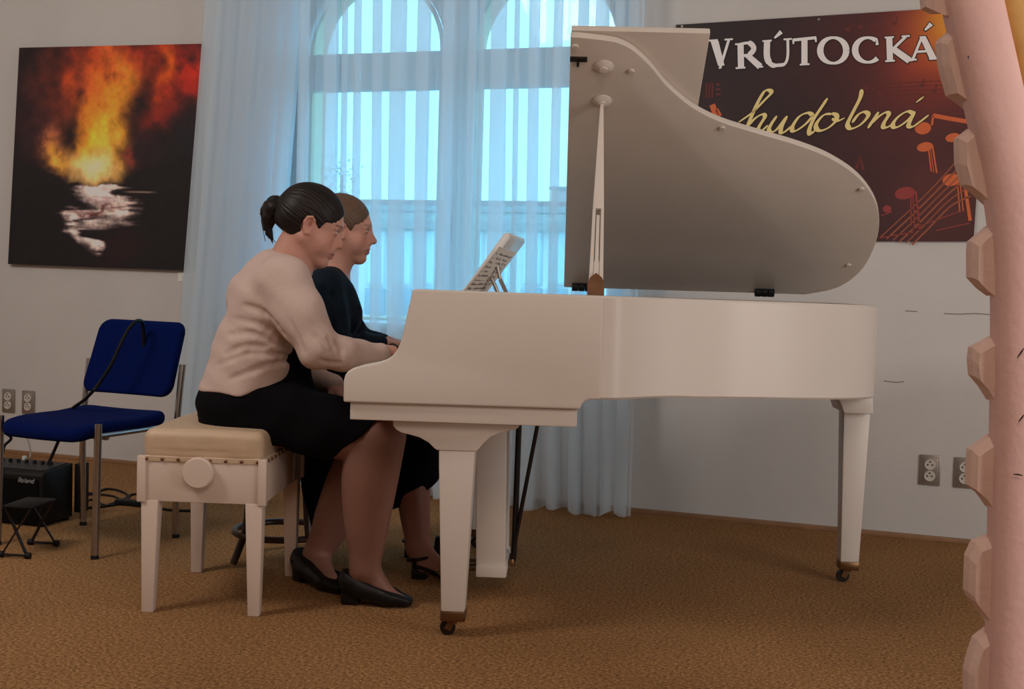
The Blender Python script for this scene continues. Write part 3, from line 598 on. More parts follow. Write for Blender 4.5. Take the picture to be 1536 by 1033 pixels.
# legs
def leg(cx, cy, front=True, zt=.546, name='leg', w0=.103, w1=.068):
    b = MB(); L_ = []
    for k, z in ((w0/2, zt), (w1/2, .076)): L_.append([(cx+sx*k, cy+sy*k, z) for sx, sy in ((-1, -1), (1, -1), (1, 1), (-1, 1))])
    A = [b.b.verts.new(v) for v in L_[0]]; B = [b.b.verts.new(v) for v in L_[1]]
    for i in range(4): b.b.faces.new([A[i], A[(i+1) % 4], B[(i+1) % 4], B[i]])
    b.b.faces.new(A); b.b.faces.new(B[::-1])
    l = b.build('leg', M['piano'], pn, bevel=.004)
    MB().box((cx, cy, .062), (w1+.004, w1+.004, .030)).build('ferrule', M['brass'], l, bevel=.004)
    b = MB().lathe([(.012, .035), (.012, .052)], (cx, cy, 0), (0, 0, 1), 12)
    for s_ in (-1, 1): b.bar((cx-.004, cy+s_*.013, .046), (cx-.016, cy+s_*.013, .018), .006, .020)
    b.build('caster_fork', M['brass'], l)
    MB().lathe([(.006, -.010), (.021, -.010), (.023, -.006), (.023, .006), (.021, .010), (.006, .010)], (cx-.016, cy, .023), (0, 1, 0), 20).build('caster_wheel', M['dark'], l)
    return l
arch = [(.134, .628), (.134, .612), (.144, .600), (.160, .592), (.185, .587), (.212, .580), (.238, .566), (.254, .551), (.262, .546), (.374, .546), (.381, .553), (.398, .575), (.415, .590), (.440, .601), (.470, .609), (.487, .614), (.494, .621), (.494, .628)]
for cy in (.115, PW-.115):
    l = leg(.318, cy)
    MB().prism(arch, lambda p: (p[0], cy-.055, p[1]), lambda p: (p[0], cy+.055, p[1])).build('leg_bracket', M['piano'], l, bevel=.003)
l = leg(1.640, 1.01, zt=.606, w0=.092, w1=.064)
MB().prism([(1.545, .70), (1.560, .658), (1.572, .640), (1.585, .606), (1.686, .606), (1.682, .70)], lambda p: (p[0], .92, p[1]), lambda p: (p[0], 1.12, p[1])).build('leg_bracket', M['piano'], l, bevel=.006)
# lyre
for y in (.60, .845):
    b = MB(); A = [(.335, y-.022, .62), (.435, y-.022, .62), (.435, y+.022, .62), (.335, y+.022, .62)]; B = [(.350, y-.022, .10), (.446, y-.022, .10), (.446, y+.022, .10), (.350, y+.022, .10)]
    a = [b.b.verts.new(v) for v in A]; c = [b.b.verts.new(v) for v in B]
    for i in range(4): b.b.faces.new([a[i], a[(i+1) % 4], c[(i+1) % 4], c[i]])
    b.b.faces.new(a); b.b.faces.new(c[::-1]); b.build('lyre_post', M['piano'], pn, bevel=.004)
MB().box((.400, .7225, .088), (.100, .31, .044)).build('lyre_box', M['piano'], pn, bevel=.006)
for k in range(3):
    y = .655+.067*k; b = MB().tube([(.36, y, .075), (.31, y, .072), (.26, y, .060), (.22, y, .056)], [.006, .007, .011, .009], 10); b.build('pedal', M['brass'], pn)
for y in (.68, .765):
    MB().tube([(.468, y, .10), (.472, y, .62)], .0085, 10).build('lyre_rod', M['dark'], pn)
    MB().tube([(.462, y, .105), (.545, y-.02, .624)], .007, 10).build('lyre_brace', M['dark'], pn)
    MB().lathe([(.012, 0), (.014, .006), (.010, .022)], (.462, y, .085), (0, 0, 1), 14).build('brace_cup', M['brass'], pn)
MB().box((.535, .70, .620), (.105, .20, .020)).build('brace_block', M['brown'], pn, bevel=.003)
# music desk
dn = math.atan2(.142, .185); dsk = MB().prism([(.284, .985), (.300, .975), (.436, 1.165), (.433, 1.178), (.424, 1.182), (.414, 1.176)], lambda p: (p[0], .46, p[1]), lambda p: (p[0]+.028, 1.02, p[1]))
dsk.build('music_desk', M['desk'], pn, bevel=.005)
for y, dx in ((.52, 0.004),):
    MB().tube([(.385+dx, y, 1.095), (.400+dx, y, 1.035), (.372+dx, y, 1.040), (.395+dx, y, .99), (.410+dx, y, .94)], .0065, 8).build('desk_brace', M['steel'], pn)
    MB().bar((.400+dx, y, 1.035), (.450+dx, y, .935), .012, .012).build('desk_brace', M['steel'], pn)
# lid
th = rad(30); HZ = 1.004
uu = np.array([0, -math.cos(th), math.sin(th)]); un = np.array([0, math.sin(th), math.cos(th)])
def LP(px, d, o=0): return tuple(np.array([px, PW, HZ])+uu*d+un*o)
lidp = [(.604, 0), (.604, 1.470)]+[tuple(q) for q in spline([(.63, 1.470), (.70, 1.460), (.745, 1.448), (.79, 1.415), (.845, 1.345), (.90, 1.255), (.985, 1.155), (1.08, 1.085), (1.20, 1.030), (1.345, .968), (1.46, .900), (1.57, .795), (1.655, .655), (1.70, .505), (1.715, .34), (1.70, .18), (1.64, .06), (1.53, .0)], 5)]
lid = MB().prism(lidp, lambda p: LP(*p, 0), lambda p: LP(*p, .022)).build('lid', M['lidu'], pn, bevel=.004)
MB().prism([(.606, .01), (.606, 1.470), (1.006, 1.470), (1.006, .01)], lambda p: LP(*p, .026), lambda p: LP(*p, .046)).build('lid_flap', M['lidu'], lid, bevel=.004)
def disc(name, px, d, prof_, m, n=20): MB().lathe(prof_, LP(px, d, 0), tuple(-un), n).build(name, m, lid)
ros = [(.030, -.002), (.030, .004), (.024, .007), (.020, .010), (.013, .011), (.013, .016), (.008, .017)]
disc('prop_cup', .704, 1.342, ros, M['piano'], 28); disc('prop_cup', .706, 1.177, ros, M['piano'], 28)
for px, d in ((.618, 1.432), (.787, 1.325), (1.088, 1.055), (1.590, .735), (1.648, .235)): disc('bumper', px, d, [(.010, -.001), (.010, .005), (.008, .007)], M['lidu'], 16)
q = LP(.632, 1.375, -.002); MB().bar(LP(.604, 1.375, -.002), LP(.655, 1.375, -.002), .020, .006, tuple(un)).build('lid_hinge_plate', M['dark'], lid, bevel=.001)
MB().bar(LP(.628, 1.372, -.004), LP(.628, 1.345, -.004), .007, .006, tuple(un)).build('hinge_pin', M['dark'], lid)
for px in (.672, 1.372):
    b = MB()
    for k in (-1, 0, 1): b.lathe([(.016, -.012), (.018, -.010), (.018, .010), (.016, .012)], (px+k*.0245, PW-.02, 1.010), (1, 0, 0), 16)
    b.lathe([(.014, 0), (.016, .018), (.010, .032)], (px, PW-.02, 1.012), (0, 0, 1), 14); b.build('lid_hinge', M['black'], pn)
# prop stick
pb, pt_ = np.array([.698, .075, .965]), np.array(LP(.706, 1.177, -.012)); pd = (pt_-pb)/np.linalg.norm(pt_-pb); pxv = np.array([1., 0, 0]); pxv -= pd*(pxv@pd); pxv /= np.linalg.norm(pxv); pv = np.cross(pd, pxv); Lp = np.linalg.norm(pt_-pb)
def PP(s_, u, v=0): return tuple(pb+pd*s_*Lp+pxv*u+pv*v)
def flat(b, pts, v0, v1): return b.prism(pts, lambda p: PP(*p, v0), lambda p: PP(*p, v1))
b = MB(); flat(b, [(0, -.025), (.05, -.025), (.10, -.021), (.16, -.020), (.46, -.0165), (.46, -.0075), (.16, -.009), (0, -.010)], -.009, .009)
flat(b, [(0, .025), (.05, .025), (.10, .021), (.16, .020), (.46, .0165), (.46, .0075), (.16, .009), (0, .010)], -.009, .009)
flat(b, [(.46, -.0165), (.46, .0165), (1.0, .005), (1.0, -.005)], -.008, .008)
ps = b.build('prop_stick', M['piano'], pn, bevel=.002, weld=False)
b = MB(); flat(b, [(.06, -.0085), (.20, -.0085), (.22, -.0055), (.43, -.0048), (.43, .0048), (.22, .0055), (.20, .0085), (.06, .0085)], -.006, .006); b.build('short_prop', M['piano'], ps, bevel=.0015)
b = MB(); flat(b, [(0, -.024), (.10, -.024), (.125, -.016), (.145, 0), (.125, .016), (.10, .024), (0, .024)], -.020, -.0098); b.build('prop_block', M['brown'], pn, bevel=.002)
# sheet music leaning at the near end of the desk
sh = thing('sheet_music', (-.4688, 3.7271, 0), -PQ, 'printed sheet music leaning against the white music desk', 'sheet music')
A = [np.array(v) for v in ((.290, .40, .985), (.405, .40, 1.135), (.448, .60, 1.120), (.352, .60, .990))]
def SHP(u, v): return (A[0]*(1-u)+A[3]*u)*(1-v)+(A[1]*(1-u)+A[2]*u)*v
sn = np.cross(A[1]-A[0], A[3]-A[0]); sn /= np.linalg.norm(sn)
if sn[1] > 0: sn = -sn
A = [a+sn*.0 for a in A]
MB().prism([(0, 0), (0, 1), (1, 1), (1, 0)], lambda p: tuple(SHP(*p)), lambda p: tuple(SHP(*p)-sn*.003)).build('page', M['paper'], sh)
b = MB()
for k in range(9):
    v = .10+.095*k
    for q_ in range(14):
        u = .10+.06*q_; ln = .055*random.uniform(.3, 1)
        if random.random() < .8:
            c = [SHP(u, v)+sn*.0006, SHP(u+.045, v)+sn*.0006, SHP(u+.045, v+ln)+sn*.0006, SHP(u, v+ln*.8)+sn*.0006]; b.b.faces.new([b.b.verts.new(tuple(x)) for x in c])
tag(b.build('printed_notes', M['ink'], sh, weld=False), kind='stuff')
# ---------------------------------------------------------------- bench of the near player
bn = thing('piano_bench', (-.905, 4.252, 0), -PQ, 'cream wooden piano bench with padded leather seat and round side knob', 'bench')
BX, BY = .372, .575; x0, x1, y0, y1 = -.192, .192, -.285, .285
b = MB()
def wall4(b, zb, zt, gx, gy, t_=.02):
    for a, c in (((-gx, -gy), (gx, -gy)), ((gx, -gy), (gx, gy)), ((gx, gy), (-gx, gy)), ((-gx, gy), (-gx, -gy))):
        b.bar((a[0], a[1], (zb+zt)/2), (c[0], c[1], (zb+zt)/2), zt-zb, t_)
b.box((0, 0, .408), (.372, .570, .138)); body = b.build('body', M['bench'], bn, bevel=.004)
for x in (-1, 1):
    for y in (-1, 1): MB().box((x*.183, y*.282, .407), (.026, .026, .140)).build('corner_post', M['bench'], body, bevel=.004)
cs = SDF((-.26, -.34, .43), (.26, .34, .62), .006)
def rbox(c, h_, r_):
    def fn(X, Y, Z):
        q = [np.abs(v-c_)-(hh-r_) for v, c_, hh in zip((X, Y, Z), c, h_)]
        return np.sqrt(sum(np.maximum(a, 0)**2 for a in q))+np.minimum(np.maximum(np.maximum(q[0], q[1]), q[2]), 0)-r_
    return fn
cs.put(rbox((0, 0, .508), (.182, .285, .048), .026), (-.2, -.3, .45), (.2, .3, .57), .004)
cs.push(lambda X, Y, Z: -.012*np.exp(-(X/.15)**2-(Y/.24)**2)*(Z > .5)-.004*np.sin(X*40+Y*9)*np.exp(-((Z-.50)/.03)**2)*.5)
for s_ in (-1, 1): cs.rc((-.2, s_*.295, .471), (.2, s_*.295, .471), .006, k=.006, op='sub'); cs.rc((s_*.192, -.3, .471), (s_*.192, .3, .471), .006, k=.006, op='sub')
cush = cs.mesh('cushion', M['leather'], bn)
for s_ in (-1, 1):
    MB().box((0, s_*.2865, .4685), (.372, .004, .013)).build('leather_edge', M['leather'], cush); MB().box((s_*.1875, 0, .4685), (.004, .566, .013)).build('leather_edge', M['leather'], cush)
stud = None
for s_ in (-1, 1):
    for i in range(8):
        if stud is None: stud = MB().lathe([(.0055, 0), (.005, .003), (.002, .005)], (0, 0, 0), (0, -1, 0), 10).build('stud', M['brass'], bn); o = stud
        else: o = stud.copy(); COL.objects.link(o)
        o.location = (-.168+.048*i, s_*.289, .4685); o.rotation_euler = (0, 0, 0 if s_ < 0 else math.pi)
for s_ in (-1, 1):
    for i in range(11): o = stud.copy(); COL.objects.link(o); o.location = (s_*.190, -.25+.05*i, .4685); o.rotation_euler = (0, 0, s_*math.pi/2)
for s_ in (-1, 1): MB().lathe([(.014, 0), (.014, .012), (.045, .014), (.047, .018), (.047, .032), (.043, .037), (.02, .038)], (-.005, s_*.285, .434), (0, s_, 0), 32).build('knob', M['bench'], bn)
for sx in (-1, 1):
    for sy in (-1, 1):
        b = MB(); r0 = [(-.028, .028), (.0175)]; A_ = []
        for k, z, ox in ((.026, .342, 0), (.0175, 0, .004)): A_.append([b.b.verts.new((sx*(.158+ox)+a*k, sy*(.262+ox)+c*k, z)) for a, c in ((-1, -1), (1, -1), (1, 1), (-1, 1))])
        for i in range(4): b.b.faces.new([A_[0][i], A_[0][(i+1) % 4], A_[1][(i+1) % 4], A_[1][i]])
        b.b.faces.new(A_[0]); b.b.faces.new(A_[1][::-1]); b.build('leg', M['bench'], bn, bevel=.003)
# ---------------------------------------------------------------- bentwood stool of the far player
st = thing('bentwood_stool', (-.80, 4.74, 0), .4, 'dark bentwood stool with foot ring under the far player', 'stool')
MB().lathe([(.01, .455), (.165, .455), (.178, .465), (.180, .478), (.172, .492), (.10, .500), (.01, .501)], (0, 0, 0), n=36).build('seat', M['walnut'], st)
MB().lathe([(.03, .36), (.03, .456)], n=16).build('screw', M['dark'], st); MB().lathe([(.06, .34), (.066, .35), (.066, .38), (.05, .39)], n=20).build('hub', M['walnut'], st)
MB().tube([(.172*math.cos(a), .172*math.sin(a), .108) for a in np.linspace(0, 2*math.pi, 48, endpoint=False)], .012, 10, closed=True).build('foot_ring', M['walnut'], st)
for k in range(4):
    a = k*math.pi/2+.35; pr = spline([(.045, .37), (.09, .36), (.135, .30), (.145, .22), (.160, .12), (.205, .012)], 6)
    MB().tube([(r*math.cos(a), r*math.sin(a), z) for r, z in pr], np.linspace(.017, .013, len(pr)), 10).build('leg', M['walnut'], st)
# ---------------------------------------------------------------- blue chair
ch = thing('stacking_chair', (-1.574, 4.967, 0), rad(-24), 'blue upholstered chair with round chrome legs beside the bench', 'chair')
hw, hd = .228, .21
for sx in (-1, 1):
    MB().tube(spline([(sx*hw, hd+.02, .0), (sx*hw, hd+.012, .30), (sx*hw, hd+.02, .48), (sx*hw, hd+.045, .665)], 5), .0125, 14).build('rear_leg', M['chrome'], ch)
    MB().tube([(sx*hw, -hd-.01, .0), (sx*hw, -hd, .478)], .0135, 14).build('front_leg', M['chrome'], ch)
    MB().tube([(sx*hw, -hd, .435), (sx*hw, hd+.014, .435)], .009, 10).build('side_rail', M['chrome'], ch)
MB().tube([(-hw, hd+.01, .425), (hw, hd+.01, .425)], .009, 10).build('cross_rail', M['chrome'], ch); MB().tube([(-hw, -hd+.05, .425), (hw, -hd+.05, .425)], .009, 10).build('cross_rail', M['chrome'], ch)
for sx in (-1, 1):
    for y in (-hd-.01, hd+.02): MB().lathe([(.0145, 0), (.0145, .012), (.0135, .014)], (sx*hw, y, 0), n=14).build('foot_cap', M['black'], ch)
s_ = SDF((-.30, -.34, .38), (.30, .30, .53), .007)
def seat_fn(X, Y, Z):
    zc = .455-.018*np.clip((-Y-.12)/.14, 0, 1)**2-.006*np.cos(X*6)+.012*np.clip((Y-.05)/.15, 0, 1)
    q = [np.abs(X)-(.235-.015), np.abs(Y+.025)-(.235-.05), np.abs(Z-zc)-(.026-.022)]
    rr = np.sqrt(np.maximum(np.abs(X)-(.210-.06)+.012*np.clip((-Y-.05)/.15, 0, 1), 0)**2+np.maximum(np.abs(Y+.025)-(.240-.06), 0)**2)-.06
    e = np.maximum(rr+.022, 0); f = np.maximum(q[2], 0); return np.sqrt(e**2+f**2)-.022
s_.put(seat_fn, (-.26, -.28, .40), (.26, .24, .52), .004).mesh('seat', M['blue'], ch)
s_ = SDF((-.27, .12, .48), (.27, .42, .90), .007)
def back_fn(X, Y, Z):
    yc = .215+.36*(Z-.55)-.25*X*X; wd = .212-.010*(Z-.55)/.27
    rr = np.sqrt(np.maximum(np.abs(X)-(wd-.045), 0)**2+np.maximum(np.abs(Z-.682)-(.142-.045), 0)**2)-.045
    e = np.maximum(rr+.016, 0); f = np.maximum(np.abs(Y-yc)-.006, 0); return np.sqrt(e**2+f**2)-.016
s_.put(back_fn, (-.25, .15, .50), (.25, .40, .86), .004).mesh('backrest', M['blue'], ch)
def cord(pts, r, label, name='cable', m='black', cat='cable', group=None, n=8):
    o = MB().tube(spline(pts, n), r, 8).build(name, M[m]); return tag(o, label, cat, group)
cord([P(140, 586, 5.02), P(150, 573, 5.03), P(166, 548, 5.03), P(178, 522, 5.04), P(190, 498, 5.055), P(200, 485, 5.065), P(208, 480.5, 5.10), P(214, 486, 5.16), P(216, 520, 5.19)], .007, 'thick black cord draped over the blue chair backrest', 'black_cord', cat='cord')
cord([P(140, 586, 5.02), P(126, 600, 5.06), P(108, 613, 5.13), P(102, 625, 5.22), P(90, 655, 5.30), P(83, 672, 5.33), P(75, 690, 5.33), P(72, 697, 5.33)], .0065, 'black lead running from behind the blue seat down to the amplifier panel', 'black_cord', cat='cord')
cord([P(-14, 640, 5.3), P(16, 655, 5.33), P(7, 668, 5.33), P(2, 683, 5.32), P(-12, 697, 5.32)], .006, 'black lead arching down at the left edge beside the amplifier', 'black_cord', cat='cord')
cord([P(36, 640, 5.45), P(41, 656, 5.40), P(45, 672, 5.36), P(45.5, 684, 5.335), P(45.5, 690, 5.335)], .0035, 'thin grey lead with white plug standing on the amplifier', 'thin_lead', 'steel', cat='cord')
# ---------------------------------------------------------------- amplifier
c0 = np.array((-1.822, 5.185)); ax = np.array((.185, -.054)); ax /= np.hypot(*ax); az = math.atan2(ax[1], ax[0])
am = thing('amplifier', (c0[0], c0[1], 0), az, 'black amplifier box on the carpet behind the blue chair', 'amplifier')
MB().prism([(0, .012), (0, .205), (.014, .218), (.20, .232), (.20, .012)], lambda p: (-.42, p[0], p[1]), lambda p: (0, p[0], p[1])).build('cabinet', M['black'], am, bevel=.006)
MB().box((-.21, -.003, .105), (.385, .010, .165)).build('grille', mat('grille_cloth', rgb(7, 7, 8), .95, spec=.15, bump=.3, bscale=500), am, bevel=.004)
R1 = Matrix.Rotation(math.atan2(.014, .186), 3, 'X')
pnl = MB().box((-.21, .105, .226), (.39, .15, .004), R1).build('control_panel', mat('panel_grey', rgb(30, 31, 35), .5), am)
for k in range(9): MB().lathe([(.008, 0), (.0075, .012), (.006, .014)], (-.36+.038*k, .13, .229), (0, 0, 1), 12).build('knob', M['black'], pnl)
MB().box((-.215, .176, .236), (.012, .016, .026)).build('white_plug', M['white'], am, bevel=.002)
MB().box((.016, .235, .128), (.03, .06, .20)).build('rear_panel', M['black'], am, bevel=.004)
for x in (-.40, -.02):
    for y in (.02, .18): MB().lathe([(.014, 0), (.014, .013)], (x, y, 0), n=12).build('rubber_foot', M['black'], am)
lg = {'R': [[(0, 0), (0, 8)], [(0, 8), (3.6, 8), (4.6, 7), (4.6, 5), (3.6, 4), (0, 4)], [(2.4, 4), (4.8, 0)]], 'o': [[(0, 1), (0, 4), (1, 5), (3, 5), (4, 4), (4, 1), (3, 0), (1, 0), (0, 1)]], 'l': [[(1, 0), (1, 8)]],
      'a': [[(.4, 4.8), (3, 5), (4, 4), (4, 0)], [(4, 3), (1, 2.8), (0, 1.6), (.6, .2), (2.6, 0), (4, 1)]], 'n': [[(0, 0), (0, 5)], [(0, 4), (1.4, 5), (3, 5), (4, 4), (4, 0)]], 'd': [[(4, 0), (4, 8)], [(4, 4), (3, 5), (1, 5), (0, 4), (0, 1), (1, 0), (3, 0), (4, 1)]]}
b = MB(); x = 0; sc = .0021
for ch_ in 'Roland':
    for s1 in lg[ch_]: b.ribbon([((x+p[0]+.25*p[1])*sc, p[1]*sc) for p in s1], .0034)
    x += 3.2 if ch_ == 'l' else 6.4
o = b.build('logo', mat('logo_grey', rgb(150, 150, 152), .4), am, weld=False, smooth=False); o.location = (-.105, -.0005, .176)
o.location.y = -.0095
# ---------------------------------------------------------------- folding footstool
q = [FL(10, 838), FL(47, 838), FL(76, 817)]; fx = (q[1]-q[0])[:2]; fa = math.atan2(fx[1], fx[0]); cc = (q[0]+q[2])/2
fs = thing('folding_footstool', (cc[0], cc[1], 0), -.12, 'small black folding footstool on the carpet before the amplifier', 'footstool')
MB().box((.0, 0, .178), (.115, .19, .007)).build('top', M['black'], fs, bevel=.003)
for y in (-.085, .085):
    for s_ in (-1, 1): MB().bar((-s_*.045, y, .172), (s_*.045, y*1.28, .014), .010, .006).build('leg', M['dark'], fs)
for s_ in (-1, 1):
    pass
for y in (-.109, .109):
    MB().tube([(-.052, y, .011), (.052, y, .011)], .005, 8).build('foot_bar', M['dark'], fs)
    for s_ in (-1, 1): MB().lathe([(.011, -.009), (.012, 0), (.011, .009)], (s_*.050, y, .0115), (1, 0, 0), 12).build('rubber_foot', M['black'], fs)
# ---------------------------------------------------------------- cables on the carpet
def fl_(pts, z=.006): return [FL(x, y, z) for x, y in pts]
cord(fl_([(112, 760), (140, 761), (170, 757), (200, 752), (222, 748), (240, 752)]), .0055, 'thick black cable lying straight along the carpet behind the chair')
cord(fl_([(118, 755), (128, 752), (140, 749), (160, 758), (186, 752), (196, 742), (210, 741)]), .005, 'black cable with a low hump beside the amplifier, on the carpet')
cord(fl_([(124, 742), (140, 740), (160, 733), (180, 736), (192, 744), (176, 752), (164, 757), (196, 752)]), .005, 'black cable looping back on itself on the carpet, between chair and bench')
cord(fl_([(126, 738), (150, 741), (170, 744), (184, 750), (204, 752), (226, 754), (234, 748)]), .0045, 'thin black cable crossing the tangle towards the bench')
wp = lambda x, y, z: P(x, y, (WD-.03-0)/1.0) 
cord([C0+ray(x, y)*((WD-.02-C0@NW)/(ray(x, y)@NW)) for x, y in ((152, 706), (140, 707), (130, 704), (127, 720), (126, 734))]+fl_([(130, 738)], .01), .004, 'thin black cable hanging down the wall behind the chair leg')
cord(fl_([(216, 752), (226, 766), (222, 771), (214, 768), (219, 757), (250, 764), (290, 766)]), .0055, 'black cable coiled between the bench legs, on the carpet')
o = MB().tube([FL(120+7*math.cos(a), 746+6.5*math.sin(a), .05) for a in np.linspace(-1.6, 1.7, 12)], .006, 8).build('white_cable_ring', M['white']); tag(o, 'small white cable loop beside the amplifier', 'cable')
MB().box(tuple(FL(200, 754, .012)), (.16, .05, .024), Matrix.Rotation(-.3, 3, 'Z')).build('power_strip', M['black'], bevel=.005); tag(bpy.data.objects['power_strip'], 'flat black power strip among the cables behind the chair', 'power strip')
# ---------------------------------------------------------------- pink jagged column at the right
YD = 2.7
dc = thing('decor_column', tuple(np.array([P(1488, 700, YD)[0], YD, 0])), 0, 'pink foam stage column with jagged stone edge at the right', 'column'); org = np.array(dc.location)
edge = [(x+7, y) for x, y in [(1408, -40), (1422, 30), (1440, 110), (1458, 190), (1472, 250), (1485, 330), (1490, 400), (1491, 480), (1490, 600), (1488, 700), (1486, 820), (1483, 940), (1481, 1033)]]
ep = [P(x, y, YD)-org for x, y in edge]; zz = ep[-1][2]; ep.append(np.array([ep[-1][0], ep[-1][1], 0])); ep = spline(ep, 4)
def dsec(off, wd, dep):
    def f(i):
        t = ep[min(i+1, len(ep)-1)]-ep[max(i-1, 0)]; t /= np.linalg.norm(t); n = np.array([-t[2], 0, t[0]]); n = n if n[0] > 0 else -n
        return [tuple(ep[i]+n*(off+wd*(.5-.5*math.cos(a)))+np.array([0, -dep*math.sin(a), 0])) for a in np.linspace(0, math.pi, 12)]+[tuple(ep[i]+n*(off+wd)+np.array([0, .05, 0])), tuple(ep[i]+n*off+np.array([0, .05, 0]))]
    return f
MB().sweep(ep, dsec(0, .108, .03)).build('pillar', M['pink'], dc, sharp=50)
MB().sweep(ep, dsec(.104, .05, .012)).build('ochre_strip', M['ochre'], dc, sharp=50)
MB().sweep(ep, dsec(.148, .12, .03)).build('pillar_return', M['pink'], dc, sharp=50)
stones = [[(1382, -30), (1386, 8), (1402, 15), (1424, 14), (1428, 26), (1424, 44), (1410, 56), (1408, 62), (1412, 96), (1416, 112), (1424, 140), (1442, 152), (1458, 166), (1475, 190), (1475, -30)],
          [(1456, 190), (1436, 206), (1437, 244), (1446, 276), (1462, 288), (1482, 306), (1500, 306), (1500, 190)],
          [(1484, 338), (1456, 362), (1455, 376), (1455, 416), (1470, 432), (1486, 444), (1503, 444), (1503, 338)],
          [(1488, 506), (1458, 522), (1456, 540), (1458, 564), (1472, 580), (1486, 602), (1503, 602), (1503, 506)],
          [(1486, 655), (1456, 676), (1454, 696), (1453, 730), (1470, 744), (1484, 764), (1503, 764), (1503, 655)],
          [(1486, 806), (1462, 816), (1452, 838), (1450, 890), (1454, 900), (1472, 922), (1482, 938), (1500, 938), (1500, 806)],
          [(1482, 948), (1464, 962), (1456, 985), (1450, 1010), (1450, 1070), (1470, 1084), (1482, 1100), (1500, 1100), (1500, 948)],
          [(1480, 1112), (1462, 1124), (1450, 1150), (1450, 1190), (1470, 1220), (1500, 1220), (1500, 1112)]]
for s_ in stones:
    q = [P(x+5, y, YD+.03)-org for x, y in s_]; c = sum(q)/len(q); rr = max(p[0] for p in q)
    fr = [np.array([rr-(rr-p[0])*.90, p[1]-.012, c[2]+(p[2]-c[2])*.93-.008]) for p in q]
    b = MB(); a0 = [b.b.verts.new(tuple(p)) for p in fr]; a1 = [b.b.verts.new(tuple(p+np.array([0, .012, 0]))) for p in q]; a2 = [b.b.verts.new(tuple(p+np.array([0, .045, 0]))) for p in q]; n = len(q)
    for A_, B_ in ((a0, a1), (a1, a2)):
        for i in range(n): b.b.faces.new([A_[i], A_[(i+1) % n], B_[(i+1) % n], B_[i]])
    b.b.faces.new(a0[::-1]); b.b.faces.new(a2); b.build('jagged_stone', M['pinkl'], dc, smooth=False)
for x, y, dx, dy in ((1452, 84, 1, 5), (1520, 711, 14, 2), (1526, 536, 10, -14), (1528, 632, 8, -10)):
    a = P(x, y, YD-.036)-org; e = P(x+dx, y+dy, YD-.040)-org; MB().tube([tuple(a), tuple((a+e)/2+np.array([0, -.002, .001])), tuple(e)], [.001, .0018, .001], 6).build('twig', M['walnut'], dc)
